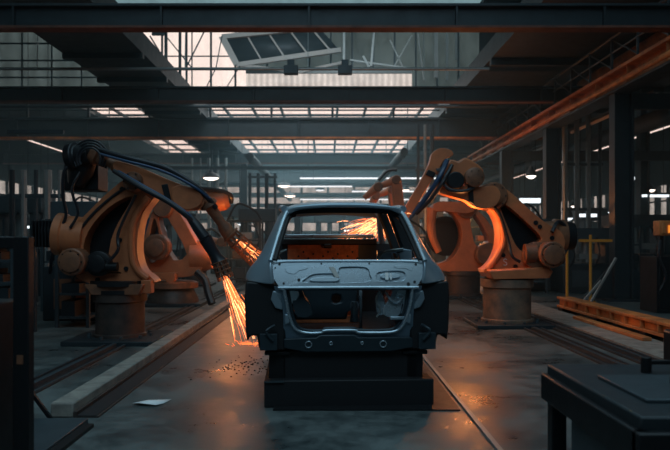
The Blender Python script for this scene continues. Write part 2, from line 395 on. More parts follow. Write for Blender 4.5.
# crane runway
t = thing('crane_rail_beam', 'long orange brown crane runway beam on the right row of columns', 'beam', (CXR, 30, 5.3))
MB().box(CXR-.28, CXR+.28, 10, 36.3, 5.3, 5.36).build('lower_flange', 'steel2', t)
MB().box(CXR-.04, CXR+.04, 10, 36.3, 5.36, 5.8).build('web', 'crane', t)
MB().box(CXR-.28, CXR+.28, 10, 36.3, 5.8, 5.88).build('upper_flange', 'crane', t)
mb = MB()
for y in range(11, 36, 2): mb.box(CXR-.24, CXR+.24, y, y+.03, 5.36, 5.8)
mb.build('stiffener', 'crane', t)
MB().box(CXR-.05, CXR+.05, 10, 36.3, 5.88, 5.98).build('crane_rail', 'crane', t)
MB().tube([(CXR-.36, 10, 5.45), (CXR-.36, 36.3, 5.45)], .07, 10, False).build('pipe', 'crane', t)
t = thing('walkway_railing', 'dark lattice walkway railing above the orange crane rail', 'railing', (CXR+.5, 30, 5.88))
mb = MB()
for y in [12+1.5*i for i in range(15)]: mb.bar((CXR-.2, y, 5.9), (CXR-.2, y, 6.75), .05).bar((CXR-.2, y, 5.95), (CXR-.2, y+1.5, 6.7), .03)
mb.build('post', 'steel2', t)
MB().tube([(CXR-.2, 12, 6.75), (CXR-.2, 34.5, 6.75)], .04, 8, False).tube([(CXR-.2, 12, 6.35), (CXR-.2, 34.5, 6.35)], .025, 8, False).build('rail', 'steel2', t)
o = MB().tube([(8.7, 13, 6.85), (8.7, 24, 6.85)], .17, 14, False).build('duct_pipe', 'crane'); tag(o, 'thick orange brown pipe above the crane rail at top right', 'pipe')
for i, (x, z, y0, y1) in enumerate(((9.4, 5.7, 12.5, 17), (9.4, 5.7, 20, 27), (9.9, 5.8, 31, 38))):
    t = thing('tube_lamp', ['pale tube fitting under the crane deck at right edge of picture', 'pale tube fitting between the two nearest right columns, under the crane rail', 'pale tube fitting beyond the second right column'][i], 'lamp', (x, y0, z))
    MB().tube([(x, y0, z), (x, y1, z)], .06, 10, False).build('tube', 'white', t)
    MB().box(x-.1, x+.1, y0, y1, z+.08, z+.14).bar((x, y0+1, z+.1), (x, y0+1, 7.0), .03).bar((x, y1-1, z+.1), (x, y1-1, 7.0), .03).build('housing', 'steel2', t)
# brackets and cross pieces on the right
mb = MB(); mb.box(CXR+.3, 20.5, 17.9, 18.1, 4.9, 5.3).box(CXR+.3, 20.5, 29.5, 29.7, 4.9, 5.3)
o = mb.build('bracing_beam', 'steel'); tag(o, 'dark bracing beams between right columns and outer wall', 'beam')

# ------------------------------------------------------------------ robots
def oriented_disc(mb, p, r, d0, d1, n=28):
    mb.rev((p[0], d0, p[1]), (p[0], d1, p[1]), [(0, r*.9), (.06, r), (.94, r), (1, r*.9)], n)

def base(t, X, Y, ztop, r, plate, pm='ped', tm='motor', zped=None):
    MB().box(X-plate/2, X+plate/2, Y-plate/2, Y+plate/2, .0, .07).build('base_plate', 'steel', t, bevel=.01)
    mb = MB(); mb.rev((X, Y, .07), (X, Y, ztop), [(0, r*1.08), (.06, r*1.08), (.08, r), (.8, r), (.82, r*1.1), (1, r*1.1)], 32)
    mb.build('pedestal', pm, t)
    for k in range(10):
        a = k*2*math.pi/10; mb = MB(); mb.cyl((X+r*1.3*math.cos(a), Y+r*1.3*math.sin(a), .07), (X+r*1.3*math.cos(a), Y+r*1.3*math.sin(a), .11), .03, n=8); mb.build('anchor_bolt', 'steel2', t)

def spark_cage(t, a, b, r, name='gripper'):
    """open tool head: rings and rods round a hot core"""
    a = Vector(a); b = Vector(b); d = b-a
    mb = MB()
    q = d.to_track_quat('Z', 'Y')
    for k in range(9):
        an = k*2*math.pi/9; o = q @ Vector((math.cos(an), math.sin(an), 0))*r
        mb.bar(a+o*.8, b+o, r*.16)
    for tt in (0, .25, .5, .75): mb.rev(a+d*tt, a+d*(tt+.06), [(0, r*.7), (.2, r*1.05), (.8, r*1.05), (1, r*.7)], 20)
    mb.build(name, 'robotd', t)

# ---- near left robot
Y0 = 10.85
def q0(a, b): return Q(a, b, Y0)
L = thing('welding_robot', 'near left orange welding robot leaning over the kerb toward the car', 'robot', (-3.22, Y0, 0))
base(L, -3.22, Y0, .73, .37, 1.35, 'ped')
MB().rev((-3.22, Y0, .73), (-3.22, Y0, .93), [(0, .42), (.3, .42), (.34, .3), (.55, .3), (.6, .45), (1, .45)], 32).build('turret_ring', 'motor', L)
outer = smooth_loop(QL([(70, 264), (67, 250), (69, 238), (79, 226), (94, 211), (110, 195), (127, 181), (142, 172), (156, 176), (162, 188), (156, 200), (146, 214), (141, 236), (141, 256), (146, 270), (155, 277), (155, 283), (120, 285), (96, 283), (80, 276)], Y0), 3)
hole = smooth_loop(QL([(89, 262), (88, 246), (93, 231), (105, 215), (120, 203), (135, 197), (131, 208), (122, 223), (115, 240), (112, 258), (108, 270), (96, 272)], Y0), 2)
la = MB().prism(outer, Y0-.2, Y0+.2, [hole]).build('lower_arm', 'robot', L, bevel=.025)
MB().prism(QL([(88, 272), (86, 240), (104, 213), (120, 200), (138, 195), (138, 208), (124, 230), (114, 274)], Y0), Y0+.10, Y0+.19).build('arm_dark_backing', 'motor', L)  # dark plate added to blacken the opening in the arm
# raised rims on the arm casting
rim = MB(); pts = QL([(152, 198), (144, 209), (137.5, 222), (135.5, 240), (136.5, 258), (142, 270), (152, 278)], Y0)
rim.tube([(x, Y0-.22, z) for x, z in pts], .055, 10); rim.box(*q0(146, 0)[:1], q0(156, 0)[0], Y0-.3, Y0-.1, q0(0, 292)[1], q0(0, 279)[1])
rim.build('arm_rim', 'robot', L, bevel=.012)
MB().prism(QL([(92, 283), (150, 283), (146, 293), (98, 293)], Y0), Y0-.38, Y0+.38).build('turret_body', 'robotd', L, bevel=.02)
mb = MB(); p = q0(83, 261); oriented_disc(mb, p, .205, Y0-.2, Y0-.52); mb.rev((p[0], Y0-.52, p[1]), (p[0], Y0-.56, p[1]), [(0, .15), (.8, .15), (1, .12)]); mb.build('shoulder_motor', 'robotd', L)
mb = MB(); p = q0(105, 263); oriented_disc(mb, p, .19, Y0-.2, Y0-.34); oriented_disc(mb, p, .13, Y0-.34, Y0-.42)
mb.cyl((q0(92, 0)[0], Y0-.33, q0(0, 266)[1]), (q0(124, 0)[0], Y0-.33, q0(0, 266)[1]), .07); mb.build('gear_housing', 'motor', L)
a = q0(80, 237); b = q0(58, 234); c = q0(44, 233)
mb = MB(); mb.rev((a[0]+.1, Y0, a[1]), (b[0], Y0, b[1]), [(0, .3), (.7, .3), (.75, .33), (1, .33)]); mb.build('shoulder_drum', 'robot', L)
mb = MB(); mb.rev((b[0], Y0, b[1]), (c[0], Y0, c[1]), [(0, .27), (.15, .27), (.2, .22), (.9, .22), (1, .15)])
for k in range(6): mb.box(b[0]-.05*k-.05, b[0]-.05*k-.03, Y0-.26, Y0+.26, b[1]-.2, b[1]+.2)
mb.build('drum_motor', 'motor', L)
# elbow
mb = MB(); p = q0(141, 184); oriented_disc(mb, p, .15, Y0-.5, Y0+.3); oriented_disc(mb, p, .09, Y0-.54, Y0-.5); mb.build('elbow_joint', 'robotd', L)
# forearm, tilted
fa = smooth_loop(QL([(121, 170), (124, 164), (138, 167), (152, 172), (170, 180), (190, 188), (206, 195), (209, 204), (202, 211), (184, 208), (168, 198), (150, 187), (136, 180), (125, 175)], Y0), 3)
MB().prism(fa, Y0-.42, Y0-.14).build('forearm', 'robot', L, bevel=.04)
MB().prism(smooth_loop(QL([(178, 190), (192, 188), (206, 195), (207, 205), (198, 211), (181, 208)], Y0), 2), Y0-.47, Y0-.09).build('wrist_housing', 'robot', L, bevel=.03)
a = P(124, 170, Y0-.28); b = P(92, 153, Y0-.28)
mb = MB(); mb.rev(a, b, [(0, .09), (.3, .10), (.34, .075), (.5, .075), (.55, .12), (.75, .12), (.8, .16), (1, .14)]); mb.build('rear_drive', 'robotd', L)
mb = MB(); mb.rev(P(91, 154, Y0-.28), P(70, 158, Y0-.2), [(0, .14), (.3, .17), (.6, .17), (.65, .23), (1, .21)]); mb.rev(P(84, 158, Y0-.1), P(76, 186, Y0-.1), [(0, .2), (.5, .2), (1, .12)])
mb.box(*sorted((q0(64, 0)[0], q0(98, 0)[0])), Y0, Y0+.5, q0(0, 190)[1], q0(0, 164)[1]).build('rear_motor', 'motor', L, bevel=.015)
for k in range(4):
    r_ = 18-2.5*k; mb = MB()
    mb.tube([P(90+r_*math.cos(t_), 162+r_*1.05*math.sin(t_)-3, Y0-.3-.06*k) for t_ in [math.radians(150+ (240)*i/10) for i in range(11)]], .017, 8)
    mb.build('cable_loop', 'cable', L)
MB().tube([P(74, 160, Y0-.3), P(64, 172, Y0-.35), P(63, 195, Y0-.3), P(66, 215, Y0-.25), P(60, 230, Y0-.2)], .025, 8).build('cable', 'cable', L)
MB().tube([P(80, 172, Y0-.3), P(72, 190, Y0-.35), P(78, 212, Y0-.3), P(70, 228, Y0-.3)], .022, 8).build('cable', 'cable', L)
MB().tube([P(100, 150, Y0-.4), P(124, 157, Y0-.5), P(148, 163, Y0-.5), P(168, 169, Y0-.5), P(190, 182, Y0-.5), P(206, 196, Y0-.4), P(216, 208, Y0-.3)], .04, 10).build('dress_hose', 'cable', L)
MB().tube([P(100, 154, Y0-.45), P(126, 161, Y0-.6), P(150, 167, Y0-.6), P(172, 175, Y0-.6), P(196, 188, Y0-.55), P(210, 199, Y0-.45)], .02, 8).build('dress_hose', 'blue', L)
MB().tube([P(118, 172, Y0-.5), P(142, 186, Y0-.62), P(165, 199, Y0-.65), P(184, 212, Y0-.65), P(196, 222, Y0-.6)], .035, 10).build('tool_hose', 'blue', L)
MB().tube([P(114, 171, Y0-.5), P(142, 188, Y0-.7), P(168, 202, Y0-.72), P(184, 214, Y0-.7), P(196, 224, Y0-.6)], .035, 10).build('tool_hose', 'cable', L)
# lower nozzle
mb = MB(); a = P(190, 217, Y0-.6); b = P(205, 238, Y0-.6); c = P(219, 262, Y0-.55)
mb.rev(a, b, [(0, .06), (.5, .08), (1, .085)]).rev(b, c, [(0, .1), (.5, .085), (.8, .09), (1, .12)]); mb.build('nozzle_arm', 'cable', L)
spark_cage(L, P(219, 261, Y0-.55), P(226, 279, Y0-.53), .12, 'nozzle_head')
# wrist and upper gripper
mb = MB(); a = P(207, 202, Y0-.28); b = P(231, 237, Y0-.1)
mb.rev(a, b, [(0, .12), (.1, .14), (.15, .09), (.6, .07), (.7, .1), (1, .11)]); mb.build('wrist', 'robotd', L)
spark_cage(L, P(230, 234, Y0-.1), P(258, 260, Y0), .14, 'gripper')

def bolts(t, p, r, y, n=8, br=.014, on='shoulder_motor'):
    t = [c for c in t.children if c.name.split('.')[0] == on][0]
    for k in range(n):
        a_ = k*2*math.pi/n; MB().cyl((p[0]+r*math.cos(a_), y, p[1]+r*math.sin(a_)), (p[0]+r*math.cos(a_), y-.02, p[1]+r*math.sin(a_)), br, n=6).build('bolt', 'motor', t)
bolts(L, q0(83, 261), .16, Y0-.52); bolts(L, q0(141, 184), .12, Y0-.5, 6, on='elbow_joint')
for px_, py_ in ((80, 238), (124, 240), (102, 279), (126, 190), (130, 268)): p = q0(px_, py_); MB().cyl((p[0], Y0-.2, p[1]), (p[0], Y0-.225, p[1]), .035, n=14).build('plug', 'motor', la)
MB().tube([(x, Y0-.215, z) for x, z in QL([(80, 276), (77, 250), (81, 236), (98, 214), (120, 195), (138, 185)], Y0)], .022, 8).build('cable', 'cable', L)
MB().tube([P(108, 262, Y0-.4), P(118, 250, Y0-.42), P(118, 235, Y0-.36), P(126, 215, Y0-.36), P(136, 195, Y0-.4)], .025, 8).build('cable', 'cable', L)
MB().prism(QL([(168, 187), (174, 186), (178, 204), (172, 202)], Y0), Y0-.45, Y0-.1).build('forearm_band', 'motor', L, bevel=.01)

# ---- second left robot
Y1 = 16.7
def q1(a, b): return Q(a, b, Y1)
x1 = q1(173, 0)[0]
L2 = thing('welding_robot', 'second left orange welding robot with an A shaped arm, behind the near one', 'robot', (x1, Y1, 0))
MB().box(x1-.75, x1+.75, Y1-.6, Y1+.6, 0, .08).build('base_plate', 'steel', L2, bevel=.01)
MB().rev((x1, Y1, .08), (x1, Y1, .42), [(0, .62), (.1, .62), (1, .48)], 24).build('pedestal', 'ped', L2)
MB().rev((x1, Y1, .42), (x1, Y1, .58), [(0, .6), (.8, .6), (1, .5)], 24).build('turret_ring', 'robotd', L2)
out = smooth_loop(QL([(147, 270), (145, 250), (150, 228), (157, 208), (166, 202), (176, 206), (188, 224), (199, 244), (206, 258), (204, 268), (192, 276), (166, 276)], Y1), 3)
MB().prism(out, Y1-.25, Y1+.25, [smooth_loop(QL([(160, 214), (165, 212), (177, 230), (189, 254), (176, 260), (166, 240)], Y1), 2), smooth_loop(QL([(155, 222), (158, 220), (162, 238), (160, 258), (153, 262), (151, 245)], Y1), 2)]).build('lower_arm', 'robot', L2, bevel=.03)
mb = MB(); oriented_disc(mb, q1(162, 247), .3, Y1-.25, Y1-.6); oriented_disc(mb, q1(162, 247), .2, Y1-.6, Y1-.7); mb.build('shoulder_motor', 'robotd', L2)
mb = MB(); p = q1(200, 256); mb.rev((p[0]-.2, Y1, p[1]), (p[0]+.3, Y1, p[1]), [(0, .36), (.7, .36), (1, .3)]); mb.build('shoulder_drum', 'robot', L2)
mb = MB(); mb.prism(QL([(148, 272), (180, 272), (180, 278), (176, 284), (172, 284), (170, 279), (148, 279)], Y1), Y1-.5, Y1-.2); mb.build('turret_bracket', 'robot', L2, bevel=.02)
mb = MB(); oriented_disc(mb, q1(166, 208), .24, Y1-.4, Y1+.35); mb.build('elbow_joint', 'robotd', L2)
mb = MB(); mb.rev(P(160, 206, Y1+.5), P(214, 198, Y1+.5), [(0, .2), (.3, .24), (1, .2)]); mb.build('forearm', 'robot', L2)
mb = MB(); mb.rev(P(210, 202, Y1+.5), P(229, 199, Y1+.5), [(0, .24), (.15, .27), (.8, .26), (1, .18)]); mb.build('wrist', 'robot', L2)
MB().tube([P(165, 196, Y1+.4), P(190, 189, Y1+.4), P(215, 190, Y1+.3), P(230, 195, Y1+.4), P(231, 203, Y1+.5)], .06, 8).build('cable', 'cable', L2)
MB().tube([P(197, 272, Y1-.4), P(205, 280, Y1-.5), P(208, 292, Y1-.6), P(212, 304, Y1-.7)], .09, 8).build('cable', 'cable', L2)
mb = MB(); oriented_disc(mb, q1(146, 236), .42, Y1+.3, Y1+.45); mb.build('gear_cover', 'blue', L2)

# ---- near right robot
Y2 = 12.8
def q2(a, b): return Q(a, b, Y2)
R = thing('welding_robot', 'near right orange robot on a drum pedestal, arm arched back over the car', 'robot', (3.27, Y2, 0))
base(R, 3.27, Y2, .84, .43, 1.35, 'pedo')
MB().rev((3.27, Y2, .84), (3.27, Y2, .92), [(0, .4), (1, .4)], 32).build('turret_ring', 'motor', R)
MB().prism(QL([(482, 269), (540, 266), (546, 270), (542, 277), (486, 278)], Y2), Y2-.45, Y2+.45).build('turret_body', 'robot', R, bevel=.03)
out = smooth_loop(QL([(481, 272), (489, 262), (495, 250), (497, 236), (495, 222), (488, 210), (478, 203), (474, 196), (478, 188), (488, 185), (500, 188), (512, 197), (526, 210), (542, 223), (556, 231), (561, 242), (557, 256), (546, 268), (530, 274), (505, 275)], Y2), 3)
ra = MB().prism(out, Y2-.22, Y2+.22, [smooth_loop(QL([(497, 207), (502, 205), (514, 214), (529, 228), (538, 239), (528, 249), (520, 252), (512, 244), (506, 230)], Y2), 2)]).build('lower_arm', 'robot', R, bevel=.03)
MB().prism(QL([(494, 203), (502, 202), (516, 212), (531, 226), (541, 240), (528, 252), (516, 254), (508, 246)], Y2), Y2+.02, Y2+.12).build('arm_dark_backing', 'motor', R)  # added backing that puts the darkness of the arm opening into a plate
MB().tube([(x, Y2-.24, z) for x, z in QL([(484, 269), (493, 257), (500, 243), (499, 226), (491, 211), (480, 203)], Y2)], .06, 10).build('arm_rim', 'robot', R)
mb = MB(); oriented_disc(mb, q2(542, 254), .23, Y2-.22, Y2-.62, 30); p = q2(542, 254); mb.rev((p[0], Y2-.62, p[1]), (p[0], Y2-.68, p[1]), [(0, .17), (.8, .17), (1, .13)]); mb.build('shoulder_motor', 'robotd', R)
mb = MB(); oriented_disc(mb, q2(531, 255), .24, Y2-.22, Y2-.4, 30); mb.cyl((q2(519, 0)[0], Y2-.35, q2(0, 253)[1]), (q2(530, 0)[0], Y2-.35, q2(0, 253)[1]), .17); mb.build('gear_housing', 'robotd', R)
mb = MB(); a = q2(543, 236); mb.rev((a[0], Y2+.1, a[1]), (a[0]+.42, Y2+.1, a[1]), [(0, .26), (.5, .28), (.55, .32), (1, .3)]); mb.build('shoulder_drum', 'robotd', R)
mb = MB(); mb.rev((a[0]+.42, Y2+.1, a[1]), (a[0]+.62, Y2+.1, a[1]), [(0, .27), (.8, .25), (1, .15)]); mb.build('drum_motor', 'motor', R)
mb = MB(); oriented_disc(mb, q2(490, 197), .25, Y2-.34, Y2+.3); oriented_disc(mb, q2(490, 197), .15, Y2-.4, Y2-.34); mb.build('elbow_joint', 'robotd', R)
fa = smooth_loop(QL([(433, 186), (441, 184), (458, 188), (474, 189), (488, 188), (494, 196), (490, 206), (480, 210), (469, 208), (460, 202), (446, 198), (435, 194)], Y2), 3)
MB().prism(fa, Y2-.5, Y2-.2).build('forearm', 'robot', R, bevel=.04)
mb = MB(); mb.prism(smooth_loop(QL([(440, 174), (446, 162), (454, 164), (460, 160), (470, 165), (478, 172), (478, 184), (470, 189), (458, 184), (448, 187), (441, 181)], Y2), 2), Y2-.45, Y2-.05); mb.build('wrist_housing', 'robot', R, bevel=.04)
mb = MB(); oriented_disc(mb, q2(468, 180), .17, Y2-.62, Y2-.45); mb.build('wrist_motor', 'robotd', R)
mb = MB(); oriented_disc(mb, q2(450, 183), .15, Y2-.6, Y2-.4); mb.rev(P(446, 168, Y2-.3), P(438, 174, Y2-.3), [(0, .1), (1, .16)]); mb.build('wrist_gear', 'motor', R)
out = smooth_loop(QL([(429, 156), (437, 151), (447, 153), (449, 158), (441, 162), (435, 172), (422, 193), (410, 213), (400, 226), (395, 224), (404, 206), (417, 184), (426, 166)], Y2), 3)
MB().prism(out, Y2-.42, Y2-.2).build('tool_arm', 'robot', R, bevel=.03)
MB().tube([P(447, 160, Y2-.5), P(440, 176, Y2-.55), P(428, 195, Y2-.5), P(414, 213, Y2-.4), P(400, 228, Y2-.35)], .045, 8).build('tool_hose', 'blue', R)
MB().tube([P(452, 165, Y2-.5), P(444, 180, Y2-.6), P(432, 198, Y2-.55), P(416, 214, Y2-.45)], .035, 8).build('tool_hose', 'cable', R)
MB().tube([P(476, 185, Y2-.5), P(466, 191, Y2-.6), P(450, 190, Y2-.6), P(440, 180, Y2-.5)], .035, 8).build('cable', 'cable', R)
spark_cage(R, P(397, 224, Y2-.3), P(384, 236, Y2-.3), .14, 'gripper')

bolts(R, q2(542, 254), .18, Y2-.62); bolts(R, q2(490, 197), .2, Y2-.34, 8, on='elbow_joint'); bolts(R, q2(468, 180), .12, Y2-.62, 6, .01, 'wrist_motor')
for px_, py_ in ((536, 227), (532, 223), (548, 238), (512, 266), (500, 255)): p = q2(px_, py_); MB().cyl((p[0], Y2-.22, p[1]), (p[0], Y2-.245, p[1]), .04, n=14).build('plug', 'motor', ra)
MB().tube([(x, Y2-.235, z) for x, z in QL([(503.5, 259.5), (502.3, 258.6), (500.8, 259.2), (500.6, 260.6), (502, 261.6), (503.4, 262.6), (503.2, 264.2), (501.8, 264.9), (500.4, 264.2)], Y2)], .009, 6).build('painted_letter', 'white', ra)
MB().tube([P(520, 262, Y2-.4), P(512, 256, Y2-.42), P(508, 240, Y2-.36), P(500, 215, Y2-.36), P(492, 205, Y2-.4)], .028, 8).build('cable', 'cable', R)
MB().tube([P(552, 232, Y2-.3), P(558, 222, Y2-.2), P(566, 228, Y2-.1), P(568, 244, Y2), P(562, 258, Y2-.1)], .035, 8).build('cable', 'cable', R)
MB().prism(QL([(462, 187), (467, 187), (468, 206), (463, 203)], Y2), Y2-.53, Y2-.17).build('forearm_band', 'motor', R, bevel=.01)
MB().prism(QL([(425, 172), (432, 175), (430, 180), (422, 177)], Y2), Y2-.45, Y2-.17).build('tool_arm_band', 'motor', R, bevel=.01)

# ---- second right robot
Y3 = 19.0
def q3(a, b): return Q(a, b, Y3)
x3 = q3(463, 0)[0]
R2 = thing('welding_robot', 'second right orange robot with a C shaped arm, between the near one and the car', 'robot', (x3, Y3, 0))
base(R2, x3, Y3, .72, .45, 1.4, 'ped')
out = smooth_loop(QL([(436, 264), (446, 261), (455, 252), (460, 238), (458, 224), (450, 213), (438, 211), (432, 216), (430, 208), (438, 202), (452, 203), (470, 207), (484, 220), (495, 238), (497, 256), (488, 268), (462, 272), (440, 270)], Y3), 3)
MB().prism(out, Y3-.3, Y3+.3, [smooth_loop(QL([(468, 216), (474, 216), (486, 236), (484, 244), (474, 246), (470, 234)], Y3), 2)]).build('lower_arm', 'robot', R2, bevel=.04)
mb = MB(); oriented_disc(mb, q3(482, 254), .3, Y3-.7, Y3-.3); mb.build('shoulder_motor', 'robotd', R2)
mb = MB(); oriented_disc(mb, q3(464, 209), .27, Y3-.45, Y3+.4); mb.build('elbow_joint', 'robotd', R2)
MB().prism(smooth_loop(QL([(430, 207), (436, 203), (464, 204), (470, 210), (464, 214), (440, 212), (432, 212)], Y3), 2), Y3-.6, Y3-.3).build('forearm', 'robot', R2, bevel=.03)
mb = MB(); mb.tube([P(432, 208, Y3-.45), P(431, 225, Y3-.45), P(433, 238, Y3-.45), P(439, 252, Y3-.45)], (.14, .09), 10); mb.build('wrist', 'robot', R2)
mb = MB(); oriented_disc(mb, q3(448, 236), .55, Y3+.35, Y3+.5); mb.build('gear_cover', 'motor', R2)

# ---- distant robots
def far_robot(label, Y, ped, pts, elbow_r=.12, m='robot'):
    x = (ped-CX)/F*Y; t = thing('welding_robot', label, 'robot', (x, Y, 0))
    base(t, x, Y, .7, .36, 1.2, 'ped')
    W_ = [P(a, b, Y) for a, b in pts]
    MB().bar((x, Y, .7), W_[0], .36, .3).build('lower_arm', m, t, bevel=.06)
    for i in range(len(W_)-1): MB().rev(W_[i], W_[i+1], [(0, .17), (.4, .13), (1, .09)], 16).build('forearm' if i == 0 else 'wrist', m, t)
    mb = MB()
    for w in W_[:-1]: mb.rev(w-Vector((0, .2, 0)), w+Vector((0, .2, 0)), [(0, elbow_r*1.1), (.1, elbow_r*1.35), (.9, elbow_r*1.35), (1, elbow_r*1.1)], 18)
    mb.build('joint', 'robotd', t)
    MB().tube([W_[0]+Vector((0, -.4, .3)), (W_[0]+W_[1])/2+Vector((0, -.3, .4)), W_[1]+Vector((0, -.3, .2))], .05, 8).build('cable', 'cable', t)
far_robot('distant orange robot whose arm shows just above the right of the car roof', 24, 405, [(396, 180), (378, 187), (364, 198)])
far_robot('distant orange robot reaching down behind the car windows at right', 27, 400, [(392, 190), (376, 196), (366, 214)])
far_robot('distant orange robot seen between the left tools and the car', 24, 196, [(206, 240), (222, 242), (236, 243)])

# ------------------------------------------------------------------ the car
CARZ = math.radians(3.0)
C = thing('car_body', 'unfinished blue grey hatchback body shell seen from behind on a black skid', 'car', (.19, 6.5, 0), rz=CARZ)
CM = XF[C.name]
SHEAR = {'rear_upper_panel', 'pressing_and_glint', 'panel_hole', 'paper_label', 'tailgate_frame', 'frame_lip', 'frame_seal', 'frame_bracket', 'latch_bracket', 'hinge_plate', 'rear_beam', 'tow_hole_ring'}
class CB(MB):
    def build(s, name, m, parent=None, **k):
        if name in SHEAR: s.v = [Vector((v.x, v.y+((v.z-1.11)*.32 if v.z > 1.11 else (1.11-v.z)*.16), v.z)) for v in s.v]
        s.v = [CM @ v for v in s.v]; return MB.build(s, name, m, parent or C, **k)
def cx(px, py): return ((px-348.5)*.0093, EYE-(py-240)*.0093)
# rear corner / D pillar skin
for sd in (-1, 1):
    rows = [
        [(.67, .0, 1.13), (.83, .03, 1.155), (.93, .12, 1.165), (.98, .3, 1.165), (.975, .6, 1.165)],
        [(.70, .0, 1.20), (.83, .04, 1.20), (.925, .14, 1.20), (.98, .31, 1.21), (.975, .6, 1.21)],
        [(.715, .01, 1.30), (.81, .07, 1.29), (.89, .17, 1.28), (.945, .34, 1.28), (.945, .6, 1.28)],
        [(.725, .04, 1.37), (.77, .09, 1.37), (.81, .18, 1.37), (.85, .36, 1.37), (.86, .62, 1.36)],
        [(.655, .24, 1.60), (.69, .28, 1.60), (.72, .37, 1.60), (.75, .5, 1.60), (.755, .7, 1.59)],
        [(.575, .45, 1.83), (.60, .48, 1.83), (.625, .56, 1.83), (.645, .68, 1.83), (.65, .8, 1.83)],
        [(.54, .48, 1.87), (.56, .52, 1.885), (.575, .6, 1.89), (.585, .7, 1.895), (.59, .82, 1.90)]]
    rows = [[(sd*x, y, z) for x, y, z in r] for r in rows]
    if sd < 0: rows = [r[::-1] for r in rows]
    CB().grid(rows).build('quarter_panel', 'car', sub=2, solid=.02)
# roof
rows = []
for i in range(13):
    y = .44+2.1*i/12; zc = 1.885+.10*math.sin(min(1, (i/12)*1.15+.12)*math.pi*.62)
    hw = .57+.05*math.sin(math.pi*i/12)
    rows.append([(hw*math.sin(a)/math.sin(1.2), y+.05*(1-(a/1.2)**2)*(-1 if i == 0 else 0), zc-.09*(abs(a/1.2)**3)) for a in [1.2*(-1+2*k/14) for k in range(15)]])
CB().grid(rows).build('roof', 'car', solid=.03)
CB().tube([(-.57, .47, 1.81), (-.5, .44, 1.86), (-.25, .40, 1.885), (0, .39, 1.89), (.25, .40, 1.885), (.5, .44, 1.86), (.57, .47, 1.81)], .022, 8).build('rear_header', 'car')
CB().tube([(-.54, .50, 1.80), (-.46, .50, 1.835), (-.2, .49, 1.845), (.2, .49, 1.845), (.46, .50, 1.835), (.54, .50, 1.80)], .028, 8).build('header_seal', 'liner')
# lower sides with wheel arches
def belt(y): return 1.36-.04*max(0, y-1)/2.3
def sidex(y, t):
    b = .955-.03*abs(t-.55)**1.5 - (.09*max(0, (t-.8)/.2)**1.5)
    if y > 3.3: b -= .16*((y-3.3)/1.0)**2
    return b
def low(y):
    z = .56
    for c in (.82, 3.45):
        if abs(y-c) < .39: z = max(z, .775+math.sqrt(.39**2-(y-c)**2))
    return z
def sidepanel(name, y0, y1, m='car'):
    for sd in (-1, 1):
        n = max(3, int((y1-y0)/.045)); rows = []
        for i in range(n+1):
            y = y0+(y1-y0)*i/n; zl = low(y); zt = belt(y); r = []
            for k in range(9):
                z = zl+(zt-zl)*k/8; t = (z-.56)/(zt-.56); r.append((sd*sidex(y, t), y, z))
            rows.append(r)
        if sd > 0: rows = [r[::-1] for r in rows]
        CB().grid(rows).build(name, m, solid=.02)
sidepanel('rear_side_panel', .6, 1.28); sidepanel('rear_door', 1.29, 2.15); sidepanel('front_door', 2.16, 3.1); sidepanel('front_fender', 3.11, 4.25)
# pillars and roof rails
for sd in (-1, 1):
    CB().bar((sd*.80, 1.3, 1.34), (sd*.57, 1.15, 1.88), .06, .12).build('c_pillar', 'card', bevel=.01)
    CB().bar((sd*.80, 2.15, 1.34), (sd*.57, 2.05, 1.90), .06, .10).build('b_pillar', 'card', bevel=.01)
    CB().tube([(sd*.78, 3.2, 1.34), (sd*.68, 2.9, 1.56), (sd*.60, 2.5, 1.88)], .04, 10).build('a_pillar', 'car')
    CB().tube([(sd*.6, .55, 1.86), (sd*.635, 1.1, 1.895), (sd*.63, 1.9, 1.91), (sd*.58, 2.55, 1.88)], .035, 10).build('roof_rail', 'car')
    CB().tube([(sd*.725, .03, 1.355), (sd*.655, .23, 1.60), (sd*.585, .43, 1.80), (sd*.52, .50, 1.845)], .022, 8).build('window_channel', 'carl')
    CB().tube([(sd*.69, .07, 1.355), (sd*.625, .28, 1.59), (sd*.56, .46, 1.77), (sd*.50, .52, 1.81)], .03, 8).build('window_seal', 'liner')
CB().tube([(-.6, 2.52, 1.87), (0, 2.55, 1.91), (.6, 2.52, 1.87)], .04, 10).build('windshield_header', 'car')
# front end
rows = []
for i in range(9):
    y = 3.0+1.25*i/8; hw = .82-.2*(i/8)**2
    rows.append([(hw*(-1+2*k/8), y, 1.50-.22*(i/8)**1.6-.05*abs(-1+2*k/8)**2) for k in range(9)])
CB().grid(rows).build('hood', 'car', solid=.02)
CB().box(-.75, .75, 4.2, 4.28, .6, 1.26).build('front_panel', 'card', bevel=.02)
